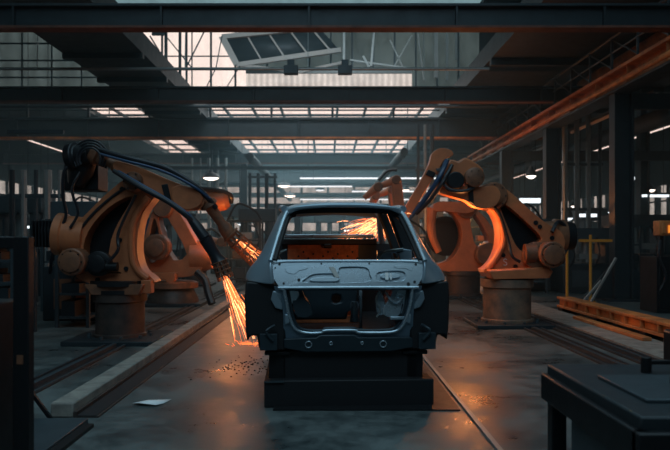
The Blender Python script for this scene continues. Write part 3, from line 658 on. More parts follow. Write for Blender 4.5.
# rear upper panel (pressed)
up = [(-.745, 1.365), (-.725, 1.24), (-.635, 1.105), (.635, 1.105), (.725, 1.24), (.745, 1.365)]
pr = [smooth_loop(q, 3) for q in ([(-.38, 1.155), (-.40, 1.19), (-.31, 1.235), (-.10, 1.245), (-.07, 1.295), (.16, 1.295), (.20, 1.23), (.17, 1.16)], [(.28, 1.17), (.27, 1.24), (.36, 1.26), (.52, 1.255), (.53, 1.19), (.48, 1.165)])]
UPP = CB().prism(up, -.012, .012, pr).build('rear_upper_panel', 'carl', bevel=.009)
CB().prism([(x*.985, 1.11+(z-1.11)*.98) for x, z in up], .012, .04).build('pressing_and_glint', 'carl', UPP)
for pl in ([(-.35, 1.17), (-.30, 1.20), (-.12, 1.205), (-.10, 1.17)], [(.32, 1.195), (.32, 1.23), (.47, 1.23), (.47, 1.20)], [(-.58, 1.30), (-.42, 1.31), (-.38, 1.285), (-.46, 1.265), (-.50, 1.235), (-.57, 1.25)], [(.44, 1.31), (.60, 1.31), (.59, 1.26), (.54, 1.285), (.46, 1.285)]):
    CB().prism(smooth_loop(pl, 3), -.018, .03).build('pressing_and_glint', 'carl', UPP, bevel=.008)
CB().tube([(-.7, -.014, 1.335), (-.5, -.016, 1.352), (.5, -.016, 1.352), (.7, -.014, 1.335)], .010, 8).build('pressing_and_glint', 'carl', UPP)
CB().prism([(-.12, 1.20), (-.08, 1.20), (-.13, 1.30), (-.18, 1.30)], -.02, -.012).build('pressing_and_glint', 'white', UPP, bevel=.003)  # white slash drawn as a reflection on the panel, not pressed metal
for x, z, r in ((-.46, 1.18, .014), (-.64, 1.325, .012), (.56, 1.14, .016), (.64, 1.32, .012), (-.60, 1.15, .01), (.62, 1.16, .012), (-.68, 1.29, .008), (.20, 1.33, .008), (-.25, 1.33, .008)): CB().cyl((x, -.016, z), (x, .0, z), r, n=14).build('panel_hole', 'liner', UPP)
mb = CB(); mb.box(.345, .375, -.024, -.018, 1.18, 1.245).box(.39, .405, -.024, -.018, 1.18, 1.24); mb.build('paper_label', 'paper', UPP)
# tailgate opening frame
outer = [(-.69, 1.12), (-.665, 1.04), (-.615, .96), (-.605, .85), (-.60, .56), (-.57, .53), (.57, .53), (.61, .56), (.615, .85), (.625, .96), (.675, 1.04), (.69, 1.12)]
hole = smooth_loop([(-.575, 1.085), (-.54, 1.10), (.54, 1.10), (.575, 1.085), (.565, .97), (.535, .84), (.48, .73), (.38, .69), (.10, .69), (.06, .71), (-.20, .71), (-.24, .69), (-.38, .69), (-.48, .73), (-.53, .84), (-.555, .97)], 3)
CB().prism(outer, .0, .06, [hole]).build('tailgate_frame', 'car_shade', bevel=.014)
hz = lambda s_, y: [(x*s_, y, .89+(z-.89)*s_) for x, z in hole]
h_ = hz(1.035, -.015); CB().tube(h_+[h_[0]], .014, 8, False).build('frame_lip', 'carl')
h_ = hz(.985, .05); CB().tube(h_+[h_[0]], .02, 8, False).build('frame_seal', 'card')
mb = CB()
for sd in (-1, 1):
    mb = CB(); mb.prism(smooth_loop([(sd*.585, 1.09), (sd*.46, 1.07), (sd*.47, 1.0), (sd*.53, .94), (sd*.50, .86), (sd*.56, .84)], 2), .06, .14); mb.build('frame_bracket', 'carl', bevel=.01)
for sd in (-1, 1):
    CB().prism([(sd*.59, .86), (sd*.545, .86), (sd*.54, .78), (sd*.59, .76)], -.02, .03).build('latch_bracket', 'car', bevel=.008)
    CB().prism([(sd*.62, 1.06), (sd*.70, 1.08), (sd*.72, 1.0), (sd*.68, .92), (sd*.61, .90)], .0, .05).build('hinge_plate', 'car', bevel=.008)
# bumper beam
RB = CB().prism([(-.60, .54), (-.60, .63), (-.3, .64), (-.26, .665), (.06, .665), (.1, .64), (.58, .64), (.61, .62), (.62, .54), (.4, .50), (-.4, .50)], -.04, .03).build('rear_beam', 'card', bevel=.015)
for x, z, r in ((-.37, .575, .03), (.33, .575, .03), (-.16, .585, .014), (.13, .585, .012)): CB().tube([(x+r*math.cos(a), -.045, z+r*math.sin(a)) for a in [i*math.pi/6 for i in range(13)]], .006, 6, False).build('tow_hole_ring', 'carl', RB)
# black wheel housings left and right
for sd in (-1, 1):
    pl = [(.60, 1.12), (.80, 1.15), (.955, 1.16), (.965, 1.0), (.955, .70), (.94, .60), (.91, .655), (.85, .66), (.83, .53), (.58, .52), (.58, .9)]
    CB().prism([(sd*a, b) for a, b in pl], .06, .5).build('wheel_housing', 'liner', bevel=.02)
    CB().box(*sorted((sd*.66, sd*.82)), .0, .1, .53, .68).tube([(sd*.70, -.01, .62), (sd*.76, -.02, .70), (sd*.72, .0, .74), (sd*.68, .0, .76)], .015, 8).build('bumper_mount', 'card', bevel=.02)
    CB().prism([(sd*a, b) for a, b in ((.92, 1.07), (.94, 1.07), (.95, .9), (.945, .66), (.925, .66), (.935, .9))], .5, 1.2).build('inner_arch', 'liner')
# inside: wheelhouses, floor, bulkhead, braces
for sd in (-1, 1):
    CB().prism([(sd*a, b) for a, b in ((.90, .6), (.55, .6), (.50, .75), (.52, .92), (.60, 1.02), (.74, 1.08), (.90, 1.1))], .45, 1.2).build('wheelhouse', 'car', bevel=.04)
    CB().prism(smooth_loop([(sd*a, b) for a, b in ((.33, .85), (.42, .82), (.50, .86), (.52, 1.07), (.44, 1.09), (.40, 1.0), (.36, .95))], 2), .08, .5).build('shock_tower', 'carl' if sd > 0 else 'card', bevel=.03)  # right tower pale, left one dark: light and shade put into the colour
    CB().tube([(sd*.56, .5, 1.08), (sd*.50, .5, .98), (sd*.55, .5, .88)], .025, 8).build('seam_flange', 'carl')
CB().prism(smooth_loop([(.28, .86), (.34, .84), (.36, .95), (.33, 1.05), (.28, 1.05)], 2), .12, .2).build('inner_bracket', 'carl', bevel=.012)
CB().tube([(.30, .1, 1.07), (.27, .1, .98), (.31, .1, .90), (.28, .12, .82)], .01, 8).build('wire_harness', 'light')
CB().box(.40, .54, .06, .14, .80, .83).build('inner_bracket', 'carl', bevel=.006)
CB().tube([(.36, .08, 1.06), (.40, .06, .99), (.47, .06, .96), (.53, .07, 1.02)], .012, 8).build('wire_harness', 'carl')
CB().box(-.82, .82, .1, 3.2, .56, .6).build('floor_pan', 'card')
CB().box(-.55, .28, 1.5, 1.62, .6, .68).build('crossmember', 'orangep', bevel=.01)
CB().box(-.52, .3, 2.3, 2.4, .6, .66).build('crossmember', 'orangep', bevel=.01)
CB().prism([(-.5, .72), (.05, .72), (.06, .80), (.16, .84), (.16, 1.06), (-.5, 1.06)], .8, .86, [smooth_loop([(-.1, .9), (-.02, .9), (-.02, .97), (-.1, .97)], 2)]).build('seat_back_panel', 'card', bevel=.02)
CB().box(.16, .19, .6, .7, .62, 1.09).build('inner_post', 'carl', bevel=.01)
CB().rev((.11, .6, .93), (.11, .6, .72), [(0, .03), (.2, .05), (.6, .035), (1, .05)], 16).build('strut_mount', 'carl')
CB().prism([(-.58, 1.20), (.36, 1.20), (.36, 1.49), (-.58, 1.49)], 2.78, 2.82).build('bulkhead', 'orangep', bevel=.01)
for i in range(14): x = -.5+.065*i; CB().cyl((x, 2.77, 1.28+.14*((i*7) % 5)/5), (x, 2.79, 1.28+.14*((i*7) % 5)/5), .014, n=8).build('bulkhead_rivet', 'liner')
CB().box(-.62, .56, 2.72, 2.8, 1.575, 1.625).build('cowl_brace', 'carl', bevel=.012)
CB().box(-.66, .60, 2.7, 2.8, 1.485, 1.565).box(-.10, .0, 2.68, 2.72, 1.44, 1.5).build('dashboard_beam', 'liner', bevel=.015)
CB().box(-.85, .85, 2.8, 2.88, .6, 1.5).build('firewall', 'card')
mb = CB(); mb.prism([(.40, 1.20), (.80, 1.20), (.80, 1.44), (.66, 1.46), (.5, 1.42), (.42, 1.44)], 1.2, 1.26, [smooth_loop([(.56, 1.24), (.66, 1.24), (.66, 1.38), (.58, 1.40)], 2)]); mb.build('side_bracket', 'car', bevel=.01)
CB().tube([(.42, 1.18, 1.22), (.45, 1.16, 1.38), (.55, 1.16, 1.43), (.7, 1.18, 1.45)], .016, 8).build('wire_harness', 'light')
CB().tube([(-.74, .5, 1.2), (-.62, .52, 1.28), (-.66, .5, 1.40), (-.58, .55, 1.45)], .014, 8).build('wire_harness', 'light')
CB().box(-.8, .8, .12, .5, 1.09, 1.12).build('parcel_shelf_beam', 'card', bevel=.01)

# skid under the car
K = thing('assembly_skid', 'long black skid block carrying the car body', 'skid', (.19, 6.5, 0), rz=CARZ)
class KB(MB):
    def build(s, name, m, parent=None, **k):
        s.v = [CM @ v for v in s.v]; return MB.build(s, name, m, parent or K, **k)
KB().box(-.78, .80, .0, .3, .0, .25).box(-.78, -.5, .3, 4.1, 0, .22).box(.5, .8, .3, 4.1, 0, .22).box(-.5, .5, 3.8, 4.1, 0, .22).build('skid_frame', 'liner', bevel=.01)
for x in (-.68, .62):
    for y in (.12, 3.4):
        KB().box(x-.06, x+.1, y, y+.14, .22, .50).box(x-.1, x+.14, y-.03, y+.17, .47, .505).build('support_post', 'black', bevel=.008)
KB().box(-.5, .5, .3, 3.8, .04, .12).box(-.60, .66, .12, 3.9, .25, .5).build('skid_deck_fill', 'liner')  # deck plus a black block filling the gap below the car floor
KB().box(-.78, -.60, -.02, .0, .235, .25).build('skid_lip', 'steel2')

# ------------------------------------------------------------------ sparks
def sparks(name, label, a, b, n, spread, seed, ground=True, hot=.3, L=(.15, .6)):
    rnd = random.Random(seed); a = Vector(a); b = Vector(b); d = b-a; t = thing(name, label, 'sparks', a)
    t['kind'] = 'stuff'
    m1, m2 = MB(), MB()
    for i in range(n):
        s = rnd.random()**1.3*.75; l = rnd.uniform(*L)
        off = Vector((rnd.gauss(0, 1), rnd.gauss(0, 1), rnd.gauss(0, 1)*.3))*spread
        p0 = a+d*s+off*(.45+s); p1 = a+d*min(1.0, s+l)+off*(.6+s+l)
        if ground: p0.z = max(.02, p0.z); p1.z = max(.012, p1.z)
        mid = (p0+p1)/2+Vector((0, 0, .012))
        (m2 if rnd.random() < hot else m1).tube([p0, mid, p1], (rnd.uniform(.0022, .004), .0014), 4, False)
    if ground:
        for i in range(int(n*.5)):
            an = rnd.uniform(0, 6.28); r = abs(rnd.gauss(0, .16)); p = Vector((b.x+r*math.cos(an), b.y+r*math.sin(an), .015))
            q = p+Vector((math.cos(an)*rnd.uniform(.02, .1), math.sin(an)*.05, rnd.uniform(0, .05)))
            m1.tube([p, q], (.003, .0015), 4, False)
    m1.build('spark_streaks', 'spark', t); m2.build('hot_spark_streaks', 'sparkh', t)
    return t
na = P(225, 276, Y0-.53); gb = Vector((-1.08, 10.3, .02))
sparks('spark_shower', 'bright orange spark shower falling from the lower left nozzle to the floor beside the car', na, P(252, 338, 10.3), 120, .07, 3)
sparks('spark_shower', 'orange sparks glowing round the upper left gripper at the car shoulder', P(238, 240, Y0-.05), P(264, 262, Y0), 45, .06, 5, False, .2, (.1, .4))
sparks('spark_shower', 'orange sparks burning beyond the car, seen through its right rear window', P(394, 214, 12.4), P(362, 240, 12.0), 420, .19, 9, False, .4, (.05, .3))
def glow(name, loc, e, r=.08, col=(1, .33, .09)): return lamp(name, 'POINT', loc, e, col, r)
glow('spark_light_lower', P(230, 284, 10.4), 5)
glow('spark_light_upper', P(246, 246, 10.9), 12)
glow('spark_light_right', P(378, 226, 12.3), 22)
glow('orange_fill_right', (2.45, 12.45, 1.9), 52, .12)  # added orange fill beside the near right robot, no sparks here
glow('orange_fill_left_far', (-2.35, 16.4, 1.5), 42, .12)  # added orange fill for the second left robot, without a source
glow('cabin_fill', (.35, 8.5, 1.45), 2.0, .05)  # added fill lamp inside the shell, lights the bulkhead
glow('orange_fill_crane', (4.9, 25, 2.4), 170, .12)  # added orange fill for the crane beam and third roof beam
glow('orange_fill_far', (1.6, 17.5, 1.4), 45, .12)  # added orange fill beyond the car, nothing visible emits it

# ------------------------------------------------------------------ floor furniture
o = MB().box(-2.42, -2.22, 6.1, 40, 0, .13).build('floor_kerb', 'kerb', bevel=.015); tag(o, 'long pale concrete kerb along the left side of the car lane', 'kerb')
t = thing('floor_rail', 'dark rusty steel channel along the foot of the left kerb', 'rail', (-2.1, 5, 0))
MB().box(-2.22, -2.0, 6.1, 40, 0, .015).box(-2.22, -2.19, 6.1, 40, .015, .05).build('channel', 'ped', t)
MB().box(-2.19, -2.02, 6.1, 40, .015, .02).build('channel_lining', 'liner', t)
def rail(x, y0, y1, label, w=.16, h=.05):
    t = thing('floor_rail', label, 'rail', (x, y0, 0))
    MB().box(x-w, x+w, y0, y1, 0, .012).build('rail_base', 'black', t)
    MB().box(x-.03, x+.03, y0, y1, .012, h).box(x-w, x-w+.03, y0, y1, .012, .035).box(x+w-.03, x+w, y0, y1, .012, .035).build('rail_head', 'steel2', t)
rail(-3.1, 4.5, 40, 'steel floor rail running under the left robots')
rail(3.55, 5.5, 40, 'steel floor rail running beside the right robots')
rail(4.05, 5.5, 40, 'outer steel floor rail right of the robots, next to the pale strip')
o = MB().box(1.24, 1.28, 3.5, 30, 0, .02).build('floor_rail', 'light'); tag(o, 'thin pale guide rail in the floor right of the car skid', 'rail')
o = MB().box(-.5, 1.2, 6.35, 16, 0, .012).build('floor_shadow', 'black'); tag(o, 'flat black sheet standing for the shadow on the floor around the car skid', 'plate')  # dark sheet laid as the shadow under and beside the skid
o = MB().box(4.3, 5.0, 5, 30, 0, .03).build('floor_strip', 'kerb'); tag(o, 'pale concrete strip between right floor rails and orange guard beam', 'floor strip')
# paper scrap
rnd = random.Random(4); c = P(150, 404, 6.62); c.z = .0
pts = [(-.16, -.01), (-.06, .06), (.02, .045), (.17, .07), (.13, .0), (.08, -.05), (-.08, -.04)]
mb = MB(); vs = [(c.x, c.y, .03)]+[(c.x+a, c.y+b*2.2, rnd.uniform(.004, .03)) for a, b in pts]
mb.add(vs, [(0, i, i % 7+1) for i in range(1, 8)]); o = mb.build('paper_scrap', 'paper', solid=.002); tag(o, 'crumpled white scrap of paper on the floor in front of the kerb', 'paper')
# debris beside car
t = thing('debris_pile', 'small scatter of dark grit on the floor by the left rear wheel housing', 'debris', (-.98, 9.0, 0)); t['kind'] = 'stuff'
mb = MB()
for i in range(120):
    x = rnd.gauss(-1.05, .2); y = rnd.gauss(8.6, .35); s_ = rnd.uniform(.003, .010); mb.box(x-s_, x+s_, y-s_, y+s_, 0, s_)
mb.build('grit', 'black', t)
# orange guard beam right
t = thing('guard_beam', 'long orange brown steel box beam lying on blocks at right, by the yellow frame', 'beam', (5.1, 13, 0))
MB().box(5.0, 5.28, 7.5, 15.3, .09, .14).box(5.0, 5.28, 7.5, 15.3, .27, .32).box(5.06, 5.1, 7.5, 15.3, .14, .27).build('channel', 'crane', t, bevel=.008)
mb = MB()
for i in range(13): y = 7.6+.6*i; mb.box(5.0, 5.06, y, y+.03, .14, .27)
mb.build('rib', 'crane', t)
for y in (8.2, 11, 13, 14.9): MB().box(4.98, 5.3, y, y+.25, 0, .09).build('support_block', 'black', t)
t = thing('guard_beam', 'second orange beam lying low just left of the long box beam', 'beam', (4.7, 13, 0))
MB().box(4.72, 4.86, 10.5, 13.5, .03, .09).build('channel', 'crane', t, bevel=.01)
# yellow frame
t = thing('safety_rail', 'yellow safety frame of two posts and a crossbar right of the near robot', 'railing', (6.1, 17.6, 0))
for px in (567, 590.5):
    x = (px-CX)/F*17.6; MB().tube([(x, 17.6, 0), (x, 17.6, 1.68)], .035, 8, False).box(x-.1, x+.1, 17.5, 17.7, 0, .02).build('post', 'yellow', t)
MB().box((579-CX)/F*17.6, (612-CX)/F*17.6, 17.57, 17.63, 1.5, 1.57).build('crossbar', 'yellow', t)
t = thing('diagonal_brace', 'pair of pale slanting props at the foot of the nearest right column', 'brace', (7, 17.3, 0))
MB().bar((6.5, 17.3, .02), (7.2, 17.5, 1.1), .05).bar((6.25, 17.2, .02), (6.75, 17.3, .55), .05).build('prop', 'light', t)
# crate stack with amber panel at right edge
t = thing('control_cabinet', 'dark control cabinet with a small orange box at the right edge', 'cabinet', (7.2, 15, 0))
MB().box(6.95, 7.8, 14.8, 15.6, 0, 1.2).box(7.0, 7.7, 14.78, 14.8, .1, 1.1).build('body', 'black', t, bevel=.02)
ib = MB().box(6.96, 7.3, 14.7, 15.0, 1.64, 1.96).box(7.0, 7.09, 14.66, 14.7, 1.68, 1.92).build('indicator_box', 'crane', t, bevel=.02)
MB().box(7.14, 7.26, 14.68, 14.7, 1.7, 1.86).build('indicator_lens', 'amber', ib)
MB().tube([(7.1, 14.9, 1.2), (7.1, 14.9, 1.64)], .04).build('stem', 'black', t)
MB().tube([(7.0, 14.75, 1.55), (6.95, 14.7, 1.2), (7.1, 14.72, .8), (7.0, 14.74, .5)], .03).build('cable', 'cable', t)

# ------------------------------------------------------------------ foreground: table right, cabinet left, plate
T = thing('machine_table', 'dark machine table with a pale worn top, nearest the camera at lower right', 'table', (2.2, 3.6, 0))
MB().box(1.36, 3.2, 3.05, 4.35, .70, .78).build('table_top', 'steel', T, bevel=.012)
MB().box(1.33, 1.40, 3.02, 4.38, .56, .72).box(1.33, 3.2, 3.0, 3.07, .5, .72).box(1.36, 3.2, 4.32, 4.38, .58, .70).build('apron', 'black', T, bevel=.01)
MB().box(1.37, 1.40, 3.2, 3.95, .05, .54).build('side_panel', 'steel2', T, bevel=.01)
for x, y in ((1.40, 4.28), (1.40, 3.1), (3.1, 4.28), (3.1, 3.1)): MB().box(x-.045, x+.045, y-.045, y+.045, 0, .7).build('leg', 'black', T, bevel=.006)
MB().box(1.5, 3.1, 3.3, 3.9, .78, .80).build('slide_plate', 'steel2', T, bevel=.005)
o = MB().box(2.05, 2.2, 4.0, 4.15, .78, .86).bar((1.85, 4.07, .84), (2.25, 4.07, .84), .025).cyl((1.85, 4.07, .78), (1.85, 4.07, .87), .03).build('toggle_clamp', 'black', bevel=.004); tag(o, 'small black clamp lying on the machine table', 'clamp')
o = MB().box(1.78, 1.95, 3.5, 3.65, .8, .84).cyl((1.9, 3.6, .84), (1.9, 3.6, .99), .05).build('machine_post', 'black', bevel=.006); tag(o, 'stubby black post standing on the machine table near its left edge', 'post')
o = MB().box(2.34, 2.8, 4.55, 4.9, 0, .93).box(2.38, 2.76, 4.5, 4.55, .1, .9).build('waste_bin', 'black', bevel=.02); tag(o, 'dark upright box behind the machine table at the right edge', 'box')

G = thing('tool_cabinet', 'black cabinet at the left edge of the picture, closest to the camera', 'cabinet', (-2.0, 4.0, 0))
MB().box(-2.8, -1.86, 3.9, 4.2, 0, 1.2).build('body', 'black', G, bevel=.015)
MB().box(-2.8, -1.84, 3.86, 3.9, .72, 1.15).box(-2.8, -1.84, 3.86, 3.9, .1, .68).build('door', 'black', G, bevel=.01)
MB().box(-1.78, -1.69, 3.95, 4.03, 0, 1.57).box(-2.8, -1.78, 3.97, 4.03, 1.5, 1.57).build('frame_post', 'black', G, bevel=.006)
MB().box(-1.755, -1.72, 3.945, 3.95, .85, .9).build('sticker', 'robotd', G)
MB().bar((-2.54, 6.0, .24), (-2.37, 6.0, .01), .03).bar((-2.54, 6.0, .24), (-2.1, 4.2, .4), .03).build('prop', 'black', G)
t = thing('steel_plate', 'loose dark steel plate on the floor at lower left beside the cabinet', 'plate', (-1.9, 5.1, 0))
MB().box(-2.9, -2.02, 4.4, 5.9, .0, .05).build('plate', 'steel2', t, bevel=.006)
MB().box(-2.02, -1.94, 4.3, 5.8, 0, .03).build('plate_edge', 'black', t)

# ------------------------------------------------------------------ racks and machinery
def rack(x0, x1, y0, y1, h, n, label, items=True, name='storage_rack'):
    t = thing(name, label, 'rack', ((x0+x1)/2, (y0+y1)/2, 0))
    for x in (x0, x1):
        for y in (y0, y1): MB().box(x-.03, x+.03, y-.03, y+.03, 0, h).build('post', 'steel2', t)
    for k in range(n):
        z = .15+(h-.2)*k/(n-1); MB().box(x0, x1, y0, y1, z, z+.04).build('shelf', 'steel2', t)
    if items:
        mb = MB(); r = random.Random(int(x0*10+y0))
        for k in range(n-1):
            z = .19+(h-.2)*k/(n-1); x = x0+.06
            while x < x1-.2:
                w = r.uniform(.1, .35); hh = r.uniform(.1, (h-.2)/(n-1)*.8); mb.box(x, min(x+w, x1-.05), y0+.05, y1-.1, z, z+hh); x += w+r.uniform(.03, .12)
        mb.build('stored_goods', 'steel', t)
    return t
rack(-6.3, -4.95, 11.0, 11.8, 1.6, 5, 'low dark storage rack at left, nearest the cabinet')
rack(-4.8, -4.25, 12.4, 13.2, 1.45, 4, 'narrow dark storage rack just left of the near left robot')
rack(-8.4, -6.8, 13.5, 14.4, 2.2, 5, 'tall dark storage rack at the far left edge')
rack(-6.2, -4.9, 15.2, 16.0, 2.0, 5, 'dark storage rack behind the near left robot')

def machine(X, Y, w, d, h, label, orange=False, seed=0):
    r = random.Random(seed); t = thing('press_machine', label, 'machine', (X, Y, 0))
    MB().box(X-w/2, X+w/2, Y-d/2, Y+d/2, 0, h*.45).build('body', 'steel', t, bevel=.03)
    MB().box(X-w*.4, X-w*.25, Y-d*.3, Y+d*.3, h*.45, h).box(X+w*.25, X+w*.4, Y-d*.3, Y+d*.3, h*.45, h).box(X-w*.45, X+w*.45, Y-d*.35, Y+d*.35, h*.82, h).build('frame', 'steel2', t, bevel=.02)
    MB().cyl((X, Y, h*.82), (X, Y, h*.6), .12).box(X-w*.15, X+w*.15, Y-d*.2, Y+d*.2, h*.52, h*.6).build('ram', 'light', t)
    MB().box(X-w*.35, X+w*.1, Y-d/2-.02, Y-d/2, h*.1, h*.35).build('access_panel', 'robotd' if orange else 'steel2', t)
    mb = MB()
    for k in range(3):
        x = X-w*.4+w*.4*k; mb.tube([(x, Y-d/2, h*.4), (x+.1, Y-d/2-.15, h*.6), (x+r.uniform(-.2, .3), Y-d*.35, h*.85)], .03, 6)
    mb.build('hose', 'cable', t)
    return t
def mach_px(px, Y, w, h, label, o=False): machine((px-CX)/F*Y, Y, w, w*.8, h, label, o, px)
mach_px(92, 14, 1.5, 2.3, 'dark machine with orange panel right behind the near left robot', True)
mach_px(20, 20, 1.8, 2.8, 'dark press machine far left beyond the racks')
mach_px(258, 26, 1.5, 2.7, 'dark press machine left of the car shoulder, in the distance')
mach_px(232, 33, 1.8, 3.2, 'farther press machine behind the upper left gripper')
mach_px(285, 36, 2.0, 3.4, 'distant press machine just left of the car roof')
mach_px(330, 44, 2.2, 3.2, 'distant press machine seen through the car windows', True)
mach_px(425, 30, 1.6, 3.0, 'distant machine between the car and the second right robot', True)
mach_px(418, 42, 2.0, 3.8, 'farthest machine behind the second right robot')
mach_px(526, 22, 1.6, 2.2, 'dark machine behind the near right robot', True)
mach_px(585, 21, 1.8, 1.9, 'dark machine behind the yellow safety frame')
mach_px(640, 24, 2.4, 2.4, 'wide dark machine right of the nearest column')
mach_px(600, 33, 2.4, 3.0, 'distant machine in the right aisle between the columns')
mach_px(180, 28, 1.6, 2.6, 'dark machine behind the second left robot', True)
mach_px(132, 24, 1.6, 3.0, 'dark machine behind the near left robot elbow')
def pipes(px0, px1, Y, label, n=5, zt=6.0):
    t = thing('pipe_rack', label, 'pipes', ((px0-CX)/F*Y, Y, 0)); r = random.Random(px0)
    for k in range(n):
        x = ((px0+(px1-px0)*k/(n-1))-CX)/F*Y; MB().tube([(x, Y, 0), (x, Y, zt)], r.uniform(.04, .1), 8, False).build('pipe', r.choice(['steel2', 'light', 'steel']), t)
    xa_, xb_ = sorted(((px0-CX)/F*Y, (px1-CX)/F*Y))
    for z in (2.6, 4.2): MB().box(xa_-.1, xb_+.1, Y-.05, Y+.05, z, z+.1).build('crossbar', 'steel2', t)
pipes(12, 60, 17.5, 'rack of vertical pipes at far left', 5, 3.3)
pipes(250, 275, 30, 'vertical pipes left of the car', 4, 4.4)
pipes(418, 432, 27, 'vertical pipes between the car and the right robots', 3)
pipes(565, 600, 25, 'vertical pipes between the two nearest right columns', 4)
pipes(192, 226, 38, 'vertical pipes behind the second left robot', 5)

rc = random.Random(11)
spots_ = [(-9.5, 19), (-8.2, 24), (-5.4, 20.5), (-5.0, 26), (-8.5, 30), (-2.6, 22), (-2.9, 27.5), (9.6, 15), (10.5, 19), (9.0, 21.5), (12.5, 24), (6.0, 21), (5.8, 27), (2.6, 22), (2.9, 33), (-1.6, 39), (9.5, 33)]
names_ = ['standing at far left beyond the racks', 'second from far left beyond the racks', 'behind the second left robot', 'farther back behind the second left robot', 'deep in the left aisle', 'left of the car behind the grippers', 'left of the car, farther back', 'at the right edge behind the control cabinet', 'in the right aisle behind the nearest column', 'right of the yellow frame in the right aisle', 'deep at the right edge', 'behind the yellow frame', 'between the near right robot and the second column', 'between the car and the second right robot', 'far behind the right side of the car roof', 'far behind the left of the car', 'deep in the right aisle']
for (x, y), nm in zip(spots_, names_):
    w = rc.uniform(.8, 1.3); h = rc.uniform(1.6, 2.6)
    t = thing('equipment_stand', 'small steel equipment stand with pale panels ' + nm, 'equipment', (x, y, 0))
    for a in (-1, 1):
        for b in (-1, 1): MB().box(x+a*w/2-.03, x+a*w/2+.03, y+b*.4-.03, y+b*.4+.03, 0, h).build('post', 'steel2', t)
    for k in range(4): z = .3+(h-.35)*k/3; MB().box(x-w/2, x+w/2, y-.4, y+.4, z, z+.05).build('shelf', 'steel2', t)
    for k in range(3):
        z = .36+(h-.35)*k/3; px_ = x-w/2+.1+rc.uniform(0, w*.4); MB().box(px_, px_+w*.35, y-.3, y+.2, z, z+rc.uniform(.2, .4)).build('panel_box', rc.choice(['light', 'light', 'steel2', 'robotd']), t, bevel=.02)
    MB().tube([(x-w/2, y-.4, h), (x-w*.2, y-.3, h+.5), (x+w*.3, y, h+.3), (x+w/2, y, h)], .035, 8).build('cable', 'cable', t)

# overhead ducts in the distance for clutter
for i, (x, z, y0, y1, r, l) in enumerate(((11, 5.6, 22, 60, .3, 'grey duct running down the right aisle'), (-3.8, 5.6, 34, 70, .2, 'thin grey duct running down the hall left of centre'), (3.6, 5.7, 33, 70, .2, 'thin grey duct running down the hall right of centre'))):
    o = MB().tube([(x, y0, z), (x, y1, z)], r, 14, False).build('duct_pipe', 'steel2'); tag(o, l, 'duct')
for i, (y, z, l) in enumerate(((35, 5.1, 'horizontal pale cable tray above the car roof, nearest'), (48, 5.3, 'horizontal pale cable tray far down the hall'), (62, 5.6, 'farthest horizontal pale cable tray'))):
    mb = MB().box(-12, 8.5, y, y+.4, z, z+.14)
    for x in (-11, -6, -1, 4, 8): mb.box(x-.02, x+.02, y+.18, y+.22, z+.1, 8.6)
    o = mb.build('cable_tray', 'steel2'); tag(o, l, 'cable tray')

# ------------------------------------------------------------------ lamps
def pendant(px, py, Y, r, label, group=None, top=8.5, m='lampm'):
    p = P(px, py, Y); t = thing('pendant_lamp', label, 'lamp', p, group)
    MB().rev((p.x, Y, p.z+.35), (p.x, Y, p.z), [(0, .06), (.3, .1), (.5, r*.7), (1, r)], 16).build('lamp_shade', 'steel2', t)
    MB().rev((p.x, Y, p.z+.03), (p.x, Y, p.z-.1), [(0, r*.9), (.5, r*.75), (1, r*.3)], 16).build('bulb', m, t)
    MB().tube([(p.x, Y, p.z+.33), (p.x, Y, 6.02 if Y == 31 else 8.6 if Y >= 33 else 11.5)], .012, 5, False).build('cord', 'black', t)
pendant(211, 178, 31, .42, 'glowing pendant lamp above the forearm of the second left robot')
pendant(531, 176, 26, .22, 'glowing pendant lamp between the second and third right columns', top=7)
pendant(284, 186, 46, .5, 'brightest pendant lamp above the left of the car roof', top=8.6)
pendant(290, 196, 52, .5, 'pendant lamp touching the left end of the car roof', top=8.6)
for px, py, Y, r, fl in ((242, 224, 40, .3, 'left of the car shoulder, between the grippers and the roof'), (268, 232, 45, .3, 'lowest, touching the left edge of the car body'), (262, 214, 50, .3, 'just left of the car roof pillar'), (277, 221, 55, .3, 'against the left windscreen pillar of the car'), (30, 212, 40, .3, 'at far left, upper of three beside the racks'), (48, 236, 32, .35, 'at far left, lowest of three beside the racks'), (28, 226, 30, .35, 'at far left, middle of three beside the racks'), (455, 232, 40, .3, 'through the C arm of the second right robot'), (575, 206, 34, .22, 'above the left post of the yellow frame'), (626, 206, 28, .2, 'right beside the nearest right column'), (628, 172, 33, .3, 'high up behind the nearest right column'), (569, 218, 30, .2, 'right of the near right robot motor'), (612, 212, 30, .2, 'left of the nearest right column above the crossbar'), (345, 230, 50, .4, 'through the car windows, right of centre'), (330, 222, 60, .5, 'through the car windows, centre'), (300, 214, 60, .5, 'through the car windows, upper left'), (320, 190, 62, .5, 'above the middle of the car roof'), (405, 190, 50, .4, 'above the right end of the car roof'), (520, 226, 34, .25, 'behind the arm of the near right robot'), (650, 190, 35, .3, 'near the right edge above the control cabinet'), (90, 226, 36, .25, 'behind the near left robot arm')):
    pendant(px, py, Y, r, 'small distant lamp ' + fl, 'small distant lamps', top=8.4, m=random.choice(['lampm', 'lampc']))
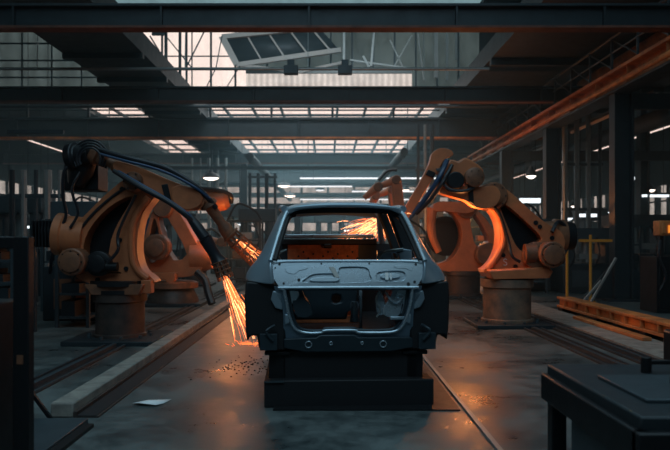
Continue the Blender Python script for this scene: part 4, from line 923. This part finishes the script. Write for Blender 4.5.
def strip(px0, px1, py, Y, label, th=.1, m='lampc', group=None):
    a = P(px0, py, Y); b = P(px1, py, Y); t = thing('strip_lamp', label, 'lamp', (a+b)/2, group)
    MB().box(a.x, b.x, Y-.1, Y+.1, a.z, a.z+th).build('tube', m, t)
    MB().box(a.x-.05, b.x+.05, Y-.14, Y+.14, a.z+th, a.z+th+.08).build('housing', 'steel2', t)
    MB().bar((a.x+.2, Y, a.z+th), (a.x+.2, Y, 8.6 if Y >= 33 else 11.5), .02).bar((b.x-.2, Y, a.z+th), (b.x-.2, Y, 8.6 if Y >= 33 else 11.5), .02).build('hanger', 'black', t)
strip(300, 440, 179, 50, 'long glowing strip lamp above the car roof, highest of the stack')
strip(278, 352, 187, 58, 'glowing strip lamp directly above the left of the car roof')
strip(352, 438, 192, 60, 'glowing strip lamp directly above the right of the car roof')
strip(300, 420, 200, 66, 'lowest strip lamp just above the car roof')
strip(270, 352, 159, 46, 'thin strip lamp hanging under the fourth beam', .06)
strip(575, 596, 217, 27, 'short bright strip lamp seen above the yellow frame', .12)
strip(612, 634, 180, 33, 'bright strip lamp right of the nearest right column', .14)
strip(520, 540, 203, 30, 'strip lamp between the second and third right columns', .2)
strip(640, 668, 197, 30, 'strip lamp at right edge of picture above the control cabinet', .1)
strip(5, 45, 205, 34, 'strip lamp at far left above the racks', .12)
strip(60, 100, 214, 36, 'strip lamp seen behind the near left robot drum', .12)

# ------------------------------------------------------------------ haze
m = bpy.data.materials.new('factory_haze'); m.use_nodes = True; nt = m.node_tree; nt.nodes.clear()
o_ = nt.nodes.new('ShaderNodeOutputMaterial'); vs_ = nt.nodes.new('ShaderNodeVolumeScatter')
vs_.inputs['Color'].default_value = (.45, .8, .95, 1); vs_.inputs['Density'].default_value = .0105; vs_.inputs['Anisotropy'].default_value = .3
nt.links.new(vs_.outputs[0], o_.inputs['Volume'])
o = MB().box(-20.9, 20.9, 13.5, 79.9, .001, 8.45).build('haze', m); o['kind'] = 'stuff'; o['label'] = 'thin blue grey haze filling the hall'; o['category'] = 'haze'
